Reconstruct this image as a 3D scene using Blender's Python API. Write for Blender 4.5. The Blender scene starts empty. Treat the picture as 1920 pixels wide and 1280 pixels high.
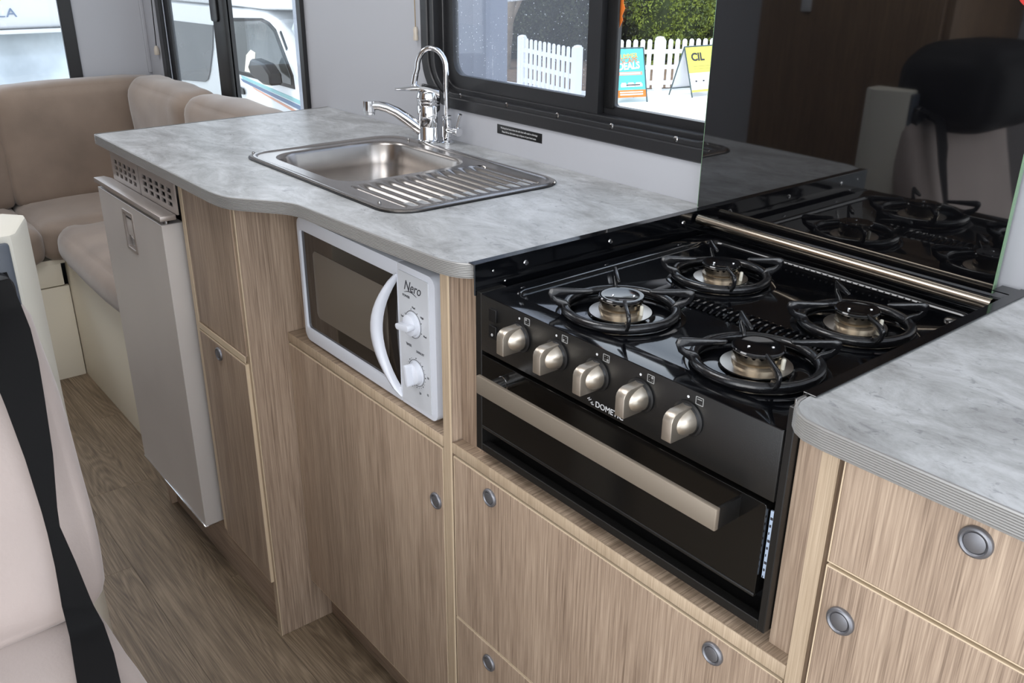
import bpy, bmesh, math, random
from mathutils import Vector, Matrix, noise
random.seed(7)
PI = math.pi
S = bpy.context.scene
COL = S.collection

# ------------------------------------------------------------------ camera
F = Vector((-0.70939372, 0.58294783, -0.3961469)).normalized()
R0 = F.cross(Vector((0, 0, 1))).normalized()
U0 = R0.cross(F)
roll = 0.0099
Rv = R0 * math.cos(roll) + U0 * math.sin(roll)
Uv = -R0 * math.sin(roll) + U0 * math.cos(roll)
cd = bpy.data.cameras.new('camera')
cam = bpy.data.objects.new('camera', cd)
COL.objects.link(cam)
M4 = Matrix((( Rv.x, Uv.x, -F.x, 0.83333691), (Rv.y, Uv.y, -F.y, -0.62535406), (Rv.z, Uv.z, -F.z, 1.24926763), (0, 0, 0, 1)))
cam.matrix_world = M4
cd.sensor_width = 36
cd.lens = 1693.27 / 1920 * 36
cd.clip_start = 0.02
cd.clip_end = 200
S.camera = cam

# ------------------------------------------------------------------ sky, sun, lights, exposure
S.view_settings.view_transform = 'Standard'
S.view_settings.look = 'None'
S.view_settings.gamma = 1
S.view_settings.exposure = 0.0
S.view_settings.use_curve_mapping = False
w = bpy.data.worlds.new('overcast_sky'); S.world = w; w.use_nodes = True
nt = w.node_tree; nt.nodes.clear()
bg = nt.nodes.new('ShaderNodeBackground'); wo = nt.nodes.new('ShaderNodeOutputWorld')
tc = nt.nodes.new('ShaderNodeTexCoord'); sp = nt.nodes.new('ShaderNodeSeparateXYZ')
cr = nt.nodes.new('ShaderNodeValToRGB')
cr.color_ramp.elements[0].position = 0.0; cr.color_ramp.elements[0].color = (0.84, 0.87, 0.91, 1)
cr.color_ramp.elements[1].position = 0.7; cr.color_ramp.elements[1].color = (0.68, 0.80, 0.98, 1)
nt.links.new(tc.outputs['Generated'], sp.inputs[0]); nt.links.new(sp.outputs[2], cr.inputs[0])
nt.links.new(cr.outputs[0], bg.inputs[0]); nt.links.new(bg.outputs[0], wo.inputs[0])
bg.inputs[1].default_value = 2.6

def area(name, loc, target, sx, sy, power, col=(1, 1, 1)):
    l = bpy.data.lights.new(name, 'AREA'); l.shape = 'RECTANGLE'; l.size = sx; l.size_y = sy
    l.energy = power; l.color = col
    o = bpy.data.objects.new(name, l); COL.objects.link(o); o.location = loc
    o.rotation_euler = (Vector(target) - Vector(loc)).to_track_quat('-Z', 'Y').to_euler()
    return o
sl = bpy.data.lights.new('sun', 'SUN'); sl.energy = 2.2; sl.angle = math.radians(12); sl.color = (1, .97, .92)
so = bpy.data.objects.new('sun', sl); COL.objects.link(so)
so.rotation_euler = Vector((-0.15, 0.55, -1.0)).to_track_quat('-Z', 'Y').to_euler()
area('windscreen_daylight', (2.3, -0.35, 1.35), (0.0, -0.1, 0.8), 1.3, 0.8, 8, (.93, .96, 1))
area('entry_door_daylight', (0.95, -1.55, 1.25), (0.2, 0.2, 0.6), 1.1, 1.4, 14.5, (1, .97, .93))
area('ceiling_fill', (-1.75, -.35, 1.965), (-1.75, -.35, 0), .55, .55, 8, (.97, .98, 1))  # added fill lamp over the lounge; the ceiling has no hatch
area('ceiling_fill', (-.35, -.45, 1.965), (-.35, -.40, 0), .6, .6, 9, (.98, .98, 1))  # second added fill, brightens worktop and hob from above

# ------------------------------------------------------------------ mesh helpers
def B(): return bmesh.new()
def box(bm, x0, x1, y0, y1, z0, z1):
    m = Matrix.Translation(((x0+x1)/2, (y0+y1)/2, (z0+z1)/2)) @ Matrix.Diagonal((abs(x1-x0), abs(y1-y0), abs(z1-z0), 1))
    bmesh.ops.create_cube(bm, size=1, matrix=m); return bm
def bev(bm, wd, seg=2, ang=30):
    bm.normal_update()
    es = [e for e in bm.edges if len(e.link_faces) == 2 and e.calc_face_angle(0) > math.radians(ang)]
    bmesh.ops.bevel(bm, geom=es, offset=wd, segments=seg, profile=0.5, affect='EDGES', clamp_overlap=True)
    return bm
def bbox(x0, x1, y0, y1, z0, z1, wd=0.001, seg=2): return bev(box(B(), x0, x1, y0, y1, z0, z1), wd, seg)
def mp(plane, u, v, d):
    return {'xy': (u, v, d), 'xz': (u, d, v), 'yz': (d, u, v)}[plane]
def prism(bm, poly, plane, d0, d1, holes=()):
    n0 = len(bm.verts); es = []
    for lp in [poly] + list(holes):
        vs = [bm.verts.new(mp(plane, u, v, d0)) for u, v in lp]
        for i in range(len(vs)): es.append(bm.edges.new((vs[i], vs[(i+1) % len(vs)])))
    r = bmesh.ops.triangle_fill(bm, use_beauty=True, use_dissolve=False, edges=es)
    fs = [g for g in r['geom'] if isinstance(g, bmesh.types.BMFace)]
    e = bmesh.ops.extrude_face_region(bm, geom=fs)
    nv = [g for g in e['geom'] if isinstance(g, bmesh.types.BMVert)]
    bmesh.ops.translate(bm, verts=nv, vec=Vector(mp(plane, 0, 0, d1-d0)))
    return bm
def sheet(bm, poly, plane, d, holes=()):
    es = []
    for lp in [poly] + list(holes):
        vs = [bm.verts.new(mp(plane, u, v, d)) for u, v in lp]
        for i in range(len(vs)): es.append(bm.edges.new((vs[i], vs[(i+1) % len(vs)])))
    bmesh.ops.triangle_fill(bm, use_beauty=True, use_dissolve=False, edges=es); return bm
def rrect(u0, u1, v0, v1, r, n=6):
    if isinstance(r, (int, float)): r = (r,)*4
    pts = []
    for (cx, cy, a0, rr) in ((u1-r[0], v0+r[0], -90, r[0]), (u1-r[1], v1-r[1], 0, r[1]), (u0+r[2], v1-r[2], 90, r[2]), (u0+r[3], v0+r[3], 180, r[3])):
        if rr <= 1e-6: pts.append((cx, cy)); continue
        for i in range(n+1):
            a = math.radians(a0 + 90*i/n); pts.append((cx+rr*math.cos(a), cy+rr*math.sin(a)))
    return pts
def circ(cx, cy, r, n=24): return [(cx+r*math.cos(2*PI*i/n), cy+r*math.sin(2*PI*i/n)) for i in range(n)]
def tube(bm, pts, r, seg=12, closed=False, caps=True):
    P = [Vector(p) for p in pts]; n = len(P)
    rr = r if isinstance(r, (list, tuple)) else [r]*n
    rings = []; up = None
    for i in range(n):
        if closed: t = (P[(i+1) % n]-P[i-1]).normalized()
        else: t = ((P[min(i+1, n-1)]-P[i]) + (P[i]-P[max(i-1, 0)])).normalized() if 0 < i < n-1 else (P[min(i+1, n-1)]-P[max(i-1, 0)]).normalized()
        if up is None:
            up = t.orthogonal().normalized()
        else:
            up = (up - t*up.dot(t)).normalized()
        s = t.cross(up)
        rings.append([bm.verts.new(P[i] + (up*math.cos(2*PI*k/seg) + s*math.sin(2*PI*k/seg))*rr[i]) for k in range(seg)])
    m = n if closed else n-1
    for i in range(m):
        a, b = rings[i], rings[(i+1) % n]
        for k in range(seg): bm.faces.new((a[k], a[(k+1) % seg], b[(k+1) % seg], b[k]))
    if caps and not closed:
        bm.faces.new(rings[0][::-1]); bm.faces.new(rings[-1])
    return bm
def lathe(bm, prof, origin=(0, 0, 0), axis=(0, 0, 1), seg=28):
    q = Vector((0, 0, 1)).rotation_difference(Vector(axis).normalized()); o = Vector(origin); rings = []
    for r, h in prof:
        if r < 1e-6: rings.append([bm.verts.new(o + q @ Vector((0, 0, h)))])
        else: rings.append([bm.verts.new(o + q @ Vector((r*math.cos(2*PI*k/seg), r*math.sin(2*PI*k/seg), h))) for k in range(seg)])
    for a, b in zip(rings, rings[1:]):
        for k in range(seg):
            k2 = (k+1) % seg
            if len(a) == 1 and len(b) == 1: continue
            if len(a) == 1: bm.faces.new((a[0], b[k2], b[k]))
            elif len(b) == 1: bm.faces.new((a[k], a[k2], b[0]))
            else: bm.faces.new((a[k], a[k2], b[k2], b[k]))
    if len(rings[0]) > 1: bm.faces.new(rings[0][::-1])
    if len(rings[-1]) > 1: bm.faces.new(rings[-1])
    return bm
def loft(bm, loops, cap0=False, cap1=True):
    rs = [[bm.verts.new(p) for p in lp] for lp in loops]
    n = len(rs[0])
    for a, b in zip(rs, rs[1:]):
        for k in range(n): bm.faces.new((a[k], a[(k+1) % n], b[(k+1) % n], b[k]))
    if cap0: bm.faces.new(rs[0][::-1])
    if cap1: bm.faces.new(rs[-1])
    return bm
def soft(x0, x1, y0, y1, z0, z1, r=0.04, n=14, puff=0.012, nz=0.006, seed=0.0, fr=6.0):
    """upholstered block: rounded box that swells and creases a little"""
    bm = B(); cx, cy, cz = (x0+x1)/2, (y0+y1)/2, (z0+z1)/2
    hx, hy, hz = (x1-x0)/2, (y1-y0)/2, (z1-z0)/2
    bmesh.ops.create_cube(bm, size=2)
    bmesh.ops.subdivide_edges(bm, edges=bm.edges[:], cuts=n, use_grid_fill=True)
    for v in bm.verts:
        c = v.co.copy()
        c = Vector([math.copysign(abs(t)**0.62, t) for t in c])
        p = Vector((c.x*hx, c.y*hy, c.z*hz)); q = Vector((max(-hx+r, min(hx-r, p.x)), max(-hy+r, min(hy-r, p.y)), max(-hz+r, min(hz-r, p.z))))
        d = p - q
        if d.length > 1e-9: d.normalize()
        p = q + d*r
        k = (1-c.x**2)*(1-c.y**2) + (1-c.x**2)*(1-c.z**2) + (1-c.z**2)*(1-c.y**2)
        w3 = p + Vector((cx+seed, cy, cz))
        p = p + d*(puff*k + nz*noise.noise(w3*fr) + nz*.5*noise.noise(w3*fr*3))
        v.co = p + Vector((cx, cy, cz))
    return bm
def obj(name, bm, mat, parent=None, smooth=True, loc=None, ang=35):
    if isinstance(bm, bmesh.types.BMesh):
        bmesh.ops.recalc_face_normals(bm, faces=bm.faces)
        me = bpy.data.meshes.new(name); bm.to_mesh(me); bm.free()
    else: me = bm
    if smooth and len(me.polygons):
        me.polygons.foreach_set('use_smooth', [True]*len(me.polygons)); me.set_sharp_from_angle(angle=math.radians(ang))
    o = bpy.data.objects.new(name, me); COL.objects.link(o)
    for m in (mat if isinstance(mat, (list, tuple)) else [mat]): me.materials.append(m)
    if parent is not None:
        o.parent = parent
        base = Vector((0, 0, 0)); p = parent
        while p is not None: base += p.location; p = p.parent
        o.location = (Vector(loc) if loc else Vector((0, 0, 0))) - base
    elif loc: o.location = loc
    return o
def tag(o, label, cat, group=None):
    o['label'] = label; o['category'] = cat
    if group: o['group'] = group
    return o
def thing(name, loc, label, cat, group=None):
    o = bpy.data.objects.new(name, None); COL.objects.link(o); o.location = loc; o.empty_display_size = .05
    return tag(o, label, cat, group)
def struct(o): o['kind'] = 'structure'; return o
def lab(o, t): o['label'] = t; return o
def text(name, body, size, mat, parent, origin, u, v, ext=0.0004, align='LEFT', shear=0, sx=1.0, space=1.0, bold=0.0):
    cu = bpy.data.curves.new('t', 'FONT'); cu.body = body; cu.size = size; cu.extrude = ext; cu.align_x = align; cu.shear = shear
    cu.space_character = space; cu.offset = bold; cu.resolution_u = 3
    to = bpy.data.objects.new('t', cu); COL.objects.link(to)
    dg = bpy.context.evaluated_depsgraph_get(); me = bpy.data.meshes.new_from_object(to.evaluated_get(dg))
    bpy.data.objects.remove(to); me.name = name
    u = Vector(u).normalized(); v = Vector(v).normalized(); n = u.cross(v)
    for vt in me.vertices: vt.co = Vector(origin) + u*vt.co.x*sx + v*vt.co.y + n*vt.co.z
    me.materials.clear()
    return obj(name, me, mat, parent, smooth=False)

# ------------------------------------------------------------------ materials
def lin(c):
    return tuple(((x/255)/12.92 if x/255 <= .04045 else ((x/255+.055)/1.055)**2.4) for x in c) + (1,)
def nm(name):
    m = bpy.data.materials.new(name); m.use_nodes = True; n = m.node_tree; p = n.nodes['Principled BSDF']; return m, n, p
def mat(name, c, rough=.5, metal=0, bump=0, bscale=200, var=0, vscale=8, coat=0, spec=.5, sheen=0, trans=0, ior=1.5):
    m, n, p = nm(name); p.inputs['IOR'].default_value = ior
    p.inputs['Base Color'].default_value = lin(c); p.inputs['Roughness'].default_value = rough; p.inputs['Metallic'].default_value = metal
    p.inputs['Coat Weight'].default_value = coat; p.inputs['Specular IOR Level'].default_value = spec
    p.inputs['Sheen Weight'].default_value = sheen; p.inputs['Transmission Weight'].default_value = trans
    t = n.nodes.new('ShaderNodeTexCoord')
    if var:
        nz = n.nodes.new('ShaderNodeTexNoise'); nz.inputs['Scale'].default_value = vscale; nz.inputs['Detail'].default_value = 5
        n.links.new(t.outputs['Object'], nz.inputs['Vector'])
        mx = n.nodes.new('ShaderNodeMapRange'); mx.inputs['From Min'].default_value = .3; mx.inputs['From Max'].default_value = .7
        mx.inputs['To Min'].default_value = 1-var; mx.inputs['To Max'].default_value = 1+var
        n.links.new(nz.outputs['Fac'], mx.inputs['Value'])
        h = n.nodes.new('ShaderNodeHueSaturation'); h.inputs['Color'].default_value = lin(c)
        n.links.new(mx.outputs[0], h.inputs['Value']); n.links.new(h.outputs[0], p.inputs['Base Color'])
    if bump:
        nb = n.nodes.new('ShaderNodeTexNoise'); nb.inputs['Scale'].default_value = bscale; nb.inputs['Detail'].default_value = 4
        n.links.new(t.outputs['Object'], nb.inputs['Vector'])
        bp = n.nodes.new('ShaderNodeBump'); bp.inputs['Strength'].default_value = bump; bp.inputs['Distance'].default_value = .001
        n.links.new(nb.outputs['Fac'], bp.inputs['Height']); n.links.new(bp.outputs[0], p.inputs['Normal'])
    return m
def wood(name, dark, mid, light, axis='z', rough=.45, fine=1.0, wave=0.0):
    m, n, p = nm(name); L = n.links.new
    t = n.nodes.new('ShaderNodeTexCoord'); oi = n.nodes.new('ShaderNodeObjectInfo')
    ml = n.nodes.new('ShaderNodeMath'); ml.operation = 'MULTIPLY'; ml.inputs[1].default_value = 7.3; L(oi.outputs['Random'], ml.inputs[0])
    ad = n.nodes.new('ShaderNodeVectorMath'); ad.operation = 'ADD'; L(t.outputs['Object'], ad.inputs[0]); L(ml.outputs[0], ad.inputs[1])
    def mapped(a, b):
        mpn = n.nodes.new('ShaderNodeMapping'); s = [a, a, a]; s['xyz'.index(axis)] = b; mpn.inputs['Scale'].default_value = s
        L(ad.outputs[0], mpn.inputs[0]); return mpn
    a = n.nodes.new('ShaderNodeTexNoise'); a.inputs['Scale'].default_value = 1; a.inputs['Detail'].default_value = 4; a.inputs['Distortion'].default_value = .6 + wave
    L(mapped(22, 1.6).outputs[0], a.inputs['Vector'])
    b = n.nodes.new('ShaderNodeTexNoise'); b.inputs['Scale'].default_value = 1; b.inputs['Detail'].default_value = 6; b.inputs['Roughness'].default_value = .65; b.inputs['Distortion'].default_value = .25
    L(mapped(400*fine, 7).outputs[0], b.inputs['Vector'])
    c = n.nodes.new('ShaderNodeTexNoise'); c.inputs['Scale'].default_value = 1; c.inputs['Detail'].default_value = 3
    L(mapped(900*fine, 16).outputs[0], c.inputs['Vector'])
    m1 = n.nodes.new('ShaderNodeMix'); m1.inputs[0].default_value = .68; L(a.outputs['Fac'], m1.inputs[2]); L(b.outputs['Fac'], m1.inputs[3])
    src = m1.outputs[0]
    if wave:
        wv = n.nodes.new('ShaderNodeTexNoise'); wv.inputs['Scale'].default_value = 1; wv.inputs['Detail'].default_value = 1; wv.inputs['Distortion'].default_value = .8
        L(mapped(12, 1.1).outputs[0], wv.inputs['Vector'])
        k = n.nodes.new('ShaderNodeMath'); k.operation = 'MULTIPLY'; k.inputs[1].default_value = 44; L(wv.outputs['Fac'], k.inputs[0])
        fr = n.nodes.new('ShaderNodeMath'); fr.operation = 'PINGPONG'; fr.inputs[1].default_value = 1; L(k.outputs[0], fr.inputs[0])
        m2 = n.nodes.new('ShaderNodeMix'); m2.inputs[0].default_value = .15; L(src, m2.inputs[2]); L(fr.outputs[0], m2.inputs[3]); src = m2.outputs[0]
    m3 = n.nodes.new('ShaderNodeMix'); m3.inputs[0].default_value = .3; L(src, m3.inputs[2]); L(c.outputs['Fac'], m3.inputs[3]); src = m3.outputs[0]
    r = n.nodes.new('ShaderNodeValToRGB'); e = r.color_ramp.elements
    e[0].position = .38; e[0].color = lin(dark); e[1].position = .62; e[1].color = lin(light)
    x = e.new(.5); x.color = lin(mid)
    L(src, r.inputs[0]); L(r.outputs[0], p.inputs['Base Color']); p.inputs['Roughness'].default_value = rough
    bp = n.nodes.new('ShaderNodeBump'); bp.inputs['Strength'].default_value = .25; bp.inputs['Distance'].default_value = .0006
    L(b.outputs['Fac'], bp.inputs['Height']); L(bp.outputs[0], p.inputs['Normal'])
    return m
OAK = ((118, 99, 83), (157, 136, 117), (184, 163, 142))
oak = wood('oak_laminate', *OAK)
oak_x = wood('oak_laminate_lengthwise', *OAK, axis='x')
oak_y = wood('oak_laminate_crosswise', (98, 82, 67), (138, 119, 100), (170, 150, 129), axis='y')
oakband = wood('oak_edge_band', (152, 132, 109), (174, 154, 130), (192, 172, 148), axis='z', fine=1.5)
oakpale = mat('pale_edge_band', (204, 184, 156), .5)
floorw = wood('floor_plank', (84, 70, 54), (110, 94, 75), (136, 119, 98), axis='x', rough=.5, fine=.8, wave=1.0)
brown = wood('brown_wardrobe_wood', (92, 72, 52), (118, 95, 72), (140, 115, 88), axis='z', rough=.5)
def concrete():
    m, n, p = nm('grey_stone_laminate'); L = n.links.new
    t = n.nodes.new('ShaderNodeTexCoord')
    mpn = n.nodes.new('ShaderNodeMapping'); mpn.inputs['Scale'].default_value = (1, 1.8, 1); L(t.outputs['Object'], mpn.inputs[0])
    a = n.nodes.new('ShaderNodeTexNoise'); a.inputs['Scale'].default_value = 9; a.inputs['Detail'].default_value = 10; a.inputs['Roughness'].default_value = .74; a.inputs['Distortion'].default_value = .5; L(mpn.outputs[0], a.inputs['Vector'])
    r = n.nodes.new('ShaderNodeValToRGB'); e = r.color_ramp.elements
    e[0].position = .36; e[0].color = lin((140, 140, 139)); e[1].position = .62; e[1].color = lin((190, 191, 192)); e.new(.5).color = lin((168, 169, 169))
    L(a.outputs['Fac'], r.inputs[0])
    b = n.nodes.new('ShaderNodeTexNoise'); b.inputs['Scale'].default_value = 45; b.inputs['Detail'].default_value = 6; b.inputs['Roughness'].default_value = .7; b.inputs['Distortion'].default_value = 1; L(mpn.outputs[0], b.inputs['Vector'])
    r2 = n.nodes.new('ShaderNodeValToRGB'); r2.color_ramp.elements[0].position = .33; r2.color_ramp.elements[1].position = .43
    r2.color_ramp.elements[0].color = (.55, .55, .57, 1); L(b.outputs['Fac'], r2.inputs[0])
    mx = n.nodes.new('ShaderNodeMix'); mx.data_type = 'RGBA'; mx.blend_type = 'MULTIPLY'; mx.inputs[0].default_value = .8
    L(r.outputs[0], mx.inputs[6]); L(r2.outputs[0], mx.inputs[7]); L(mx.outputs[2], p.inputs['Base Color'])
    p.inputs['Roughness'].default_value = .36
    bp = n.nodes.new('ShaderNodeBump'); bp.inputs['Strength'].default_value = .15; bp.inputs['Distance'].default_value = .0005
    L(b.outputs['Fac'], bp.inputs['Height']); L(bp.outputs[0], p.inputs['Normal'])
    return m
stone = concrete()
edge_al = mat('ribbed_grey_edge', (158, 156, 153), .35, .35)
steel = mat('brushed_steel', (150, 148, 146), .24, 1, bump=.05, bscale=400)
sinksteel = mat('sink_steel', (162, 156, 151), .26, 1, bump=.08, bscale=60, var=.06, vscale=14)
fridgesteel = mat('fridge_brushed_steel', (208, 202, 197), .42, .35, bump=.1, bscale=900, var=.04, vscale=4)
fridgetop = mat('fridge_trim_steel', (172, 163, 157), .35, .6)
chrome = mat('chrome', (225, 226, 228), .05, 1)
satin = mat('satin_nickel', (196, 186, 172), .34, .9, bump=.05, bscale=500)
barmetal = mat('handle_aluminium', (148, 137, 123), .48, .6)
knobgrey = mat('grey_metal_knob', (128, 128, 132), .42, .75)
enamel = mat('black_enamel', (8, 9, 12), .08, 0, spec=.6)
satblack = mat('satin_black_steel', (22, 21, 20), .35, 0, bump=.12, bscale=700)
black = mat('black_plastic', (14, 14, 15), .4)
ironblk = mat('black_pan_support', (16, 16, 18), .22, 0, bump=.2, bscale=300, spec=.6)
brass = mat('heated_burner_steel', (186, 173, 154), .26, 1, var=.1, vscale=60)
skirtm = mat('burner_skirt_steel', (186, 180, 172), .28, 1)
ceramic = mat('igniter_ceramic', (226, 222, 206), .4)
splashm = mat('black_glass', (9, 9, 11), .03, 0, spec=1.0, ior=1.65)
glassedge = mat('green_glass_edge', (120, 150, 120), .2)
ovenglass = mat('oven_door_black_glass', (15, 14, 13), .12, 0, spec=.5)
wallm = mat('light_grey_wall_panel', (176, 177, 182), .45, bump=.05, bscale=300)
wallm2 = mat('warm_white_wall', (196, 192, 184), .5)
ceilm = mat('white_ceiling', (225, 225, 224), .6)
cream = mat('cream_laminate', (232, 225, 208), .5)
creamface = mat('cream_bench_board', (242, 234, 214), .5)
framem = mat('black_window_frame', (30, 30, 32), .38, bump=.08, bscale=500)
framedk = mat('window_seal_black', (12, 12, 13), .5)
suede = mat('brown_suede', (136, 119, 105), .9, var=.16, vscale=7, bump=.25, bscale=260, sheen=.35)
suede2 = mat('light_suede', (170, 157, 151), .9, var=.06, vscale=9, bump=.25, bscale=260, sheen=.3)
piping = mat('dark_piping', (74, 62, 56), .8)
webbing = mat('black_webbing', (9, 9, 10), .8, bump=.3, bscale=1500, spec=.2)
greyplastic = mat('blue_grey_plastic', (70, 76, 86), .4)
white = mat('white_plastic', (205, 208, 216), .22, coat=.3)
whitef = mat('microwave_silver_white', (190, 192, 196), .35)
mwglass = mat('microwave_window', (38, 33, 29), .06, 0, spec=.7)
mwcav = mat('microwave_inner_mesh', (96, 88, 78), .35, 0, spec=.5)
ink = mat('dark_print', (48, 48, 54), .6)
inkw = mat('white_print', (205, 205, 205), .6)
inkgrey = mat('grey_print', (140, 140, 138), .6)
labelw = mat('white_rating_label', (175, 190, 210), .5)
red = mat('red_print', (190, 40, 34), .5)
orange = mat('orange_print', (236, 120, 36), .5)
teal = mat('turquoise_print', (92, 196, 206), .5)
yellow = mat('yellow_print', (240, 226, 90), .5)
amber = mat('amber_print', (248, 184, 50), .5)
paper = mat('white_print_panel', (238, 238, 240), .5)
pvc = mat('white_fence_pvc', (245, 245, 246), .5)
vanwhite = mat('white_vehicle_paint', (236, 238, 240), .3, coat=.5)
vanglass = mat('vehicle_window_glass', (66, 70, 69), .08, 0, var=.5, vscale=2.6, spec=.5)
vandark = mat('dark_vehicle_window', (66, 64, 62), .15, 0, var=.4, vscale=3)
skyglass = mat('painted_sky_windscreen', (206, 215, 220), .10, 0, var=.3, vscale=3.2, spec=.8)  # pale cloudy sky reflection painted into the glass colour
decalteal = mat('teal_stripe', (140, 196, 200), .4)
decalnavy = mat('navy_stripe', (92, 116, 150), .4)
decalor = mat('salmon_stripe', (222, 158, 130), .4)
paving = mat('pale_concrete_paving', (222, 221, 217), .8, var=.04, vscale=.8)
verge = mat('tan_paving', (196, 188, 172), .85, var=.08, vscale=3)
cladgrey = mat('grey_cladding', (142, 146, 156), .6)
bark = mat('tree_bark', (138, 124, 108), .9, var=.2, vscale=10)
cordm = mat('beige_cord', (150, 132, 104), .8)
clearp = mat('translucent_toggle', (190, 180, 166), .3)
def leafmat(name, c1, c2):
    m, n, p = nm(name); L = n.links.new
    t = n.nodes.new('ShaderNodeTexCoord'); a = n.nodes.new('ShaderNodeTexNoise'); a.inputs['Scale'].default_value = 2.4; a.inputs['Detail'].default_value = 6
    L(t.outputs['Object'], a.inputs['Vector']); r = n.nodes.new('ShaderNodeValToRGB'); r.color_ramp.elements[0].position = .38; r.color_ramp.elements[1].position = .62
    r.color_ramp.elements[0].color = lin(c1); r.color_ramp.elements[1].color = lin(c2)
    L(a.outputs['Fac'], r.inputs[0]); L(r.outputs[0], p.inputs['Base Color']); p.inputs['Roughness'].default_value = .6
    return m
leafbright = leafmat('bright_leaves', (56, 72, 16), (132, 146, 44))  # yellow-green foliage of the brighter shrubs
leafdark = leafmat('dark_leaves', (30, 34, 20), (86, 90, 58))  # dark grey-green foliage of the other shrubs and the tree
def glass(name, tint, spots=0.0, veil=0.0):
    m = bpy.data.materials.new(name); m.use_nodes = True; n = m.node_tree; n.nodes.clear(); L = n.links.new
    o = n.nodes.new('ShaderNodeOutputMaterial'); tr = n.nodes.new('ShaderNodeBsdfTransparent'); tr.inputs[0].default_value = (*tint, 1)
    gl = n.nodes.new('ShaderNodeBsdfGlossy'); gl.inputs['Roughness'].default_value = .02
    lw = n.nodes.new('ShaderNodeLayerWeight'); pw_ = n.nodes.new('ShaderNodeMath'); pw_.operation = 'POWER'; pw_.inputs[1].default_value = 5; L(lw.outputs['Facing'], pw_.inputs[0])
    fz = n.nodes.new('ShaderNodeMath'); fz.operation = 'MULTIPLY_ADD'; fz.inputs[1].default_value = .6; fz.inputs[2].default_value = .035; L(pw_.outputs[0], fz.inputs[0])
    mx = n.nodes.new('ShaderNodeMixShader'); L(fz.outputs[0], mx.inputs[0]); L(tr.outputs[0], mx.inputs[1]); L(gl.outputs[0], mx.inputs[2]); out = mx.outputs[0]
    if spots or veil:
        df = n.nodes.new('ShaderNodeBsdfTranslucent'); df.inputs[0].default_value = (.8, .82, .85, 1)
        t = n.nodes.new('ShaderNodeTexCoord'); v = n.nodes.new('ShaderNodeTexVoronoi'); v.inputs['Scale'].default_value = 150; L(t.outputs['Object'], v.inputs['Vector'])
        sepc = n.nodes.new('ShaderNodeSeparateColor'); L(v.outputs['Color'], sepc.inputs[0])
        th = n.nodes.new('ShaderNodeMath'); th.operation = 'MULTIPLY'; th.inputs[1].default_value = .28; L(sepc.outputs[0], th.inputs[0])
        sb = n.nodes.new('ShaderNodeMath'); sb.operation = 'SUBTRACT'; sb.inputs[1].default_value = .10; L(th.outputs[0], sb.inputs[0])
        lt = n.nodes.new('ShaderNodeMath'); lt.operation = 'LESS_THAN'; L(v.outputs['Distance'], lt.inputs[0]); L(sb.outputs[0], lt.inputs[1])
        k = n.nodes.new('ShaderNodeMath'); k.operation = 'MULTIPLY_ADD'; k.inputs[1].default_value = spots; k.inputs[2].default_value = veil; L(lt.outputs[0], k.inputs[0])
        m2 = n.nodes.new('ShaderNodeMixShader'); L(k.outputs[0], m2.inputs[0]); L(out, m2.inputs[1]); L(df.outputs[0], m2.inputs[2]); out = m2.outputs[0]
    L(out, o.inputs[0]); return m
paneclear = glass('clear_pane', (.97, .98, .98))
panedusty = glass('dusty_tinted_pane', (.74, .76, .80), .55, .06)
panetint = glass('tinted_pane', (.78, .80, .80), 0, .07)

# ------------------------------------------------------------------ room shell
WY = 0.445                                     # inner face of the window wall
X0, X1, YL, ZC = -2.42, 1.75, -1.32, 1.98
fl = bpy.data.objects.new('floor', None); COL.objects.link(fl); struct(fl)
obj('subfloor', box(B(), X0, X1, YL, WY, -.05, -.004), floorw, fl)
pw, pl = 0.155, 0.92
y = YL; r_i = 0
while y < -.0:
    off = [0.0, .37, .71, .2, .55][r_i % 5]; x = X0 - off
    while x < X1:
        a, b = max(x, X0), min(x+pl, X1)
        if b - a > .02: obj('plank', box(B(), a+.0003, b-.0003, y+.0003, min(y+pw, .05)-.0003, -.004, 0), floorw, fl, smooth=False)
        x += pl
    y += pw; r_i += 1
def win(x0, x1, z0, z1, r=.03): return rrect(x0, x1, z0, z1, r)
KW = (-.745, .03, .975, 1.50); LW = (-2.262, -1.283, .80, 1.50); RW = (-.95, .190, .80, 1.50)
wb = prism(B(), [(X0-.03, -.05), (X1, -.05), (X1, ZC), (X0-.03, ZC)], 'xz', WY, WY+.03, [win(*KW, .07), win(*LW)])
struct(obj('wall_right', wb, wallm, smooth=False))
wb = prism(B(), [(YL-.03, -.05), (WY, -.05), (WY, ZC), (YL-.03, ZC)], 'yz', X0-.03, X0, [win(*RW)])
struct(obj('wall_rear', wb, wallm, smooth=False))
wb = prism(B(), [(X0, -.05), (X1, -.05), (X1, ZC), (X0, ZC)], 'xz', YL-.03, YL, [rrect(.15, 1.55, .02, 1.85, .05)])
struct(obj('wall_left', wb, wallm, smooth=False))
struct(obj('ceiling', box(B(), X0-.03, X1, YL-.03, WY+.03, ZC, ZC+.03), ceilm, smooth=False))
struct(obj('trim_1', bbox(X0, X0+.006, .432, WY, .86, ZC, .002), wallm))   # corner moulding beside the rear wall
struct(obj('trim_2', bbox(-.965, -.945, YL, YL+.02, 0, ZC, .003), framem))   # dark vertical track on the opposite wall
# ground outside
struct(obj('ground', box(B(), -40, 12, -15, 40, -.75, -.7), paving, smooth=False))
struct(obj('ground_strip', box(B(), -9.2, 3, 1.2, 6.55, -.7, -.695), verge, smooth=False))

struct(obj('planting_bed', prism(B(), [(-10.6, 9.0), (-9.5, 9.25), (-9.3, 9.6), (-8.35, 11.9), (-7.6, 16), (-14, 32), (-32, 22), (-30, 8)], 'xy', -.7, -.688), mat('bark_mulch', (112, 90, 70), .95, var=.35, vscale=5), smooth=False))

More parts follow.
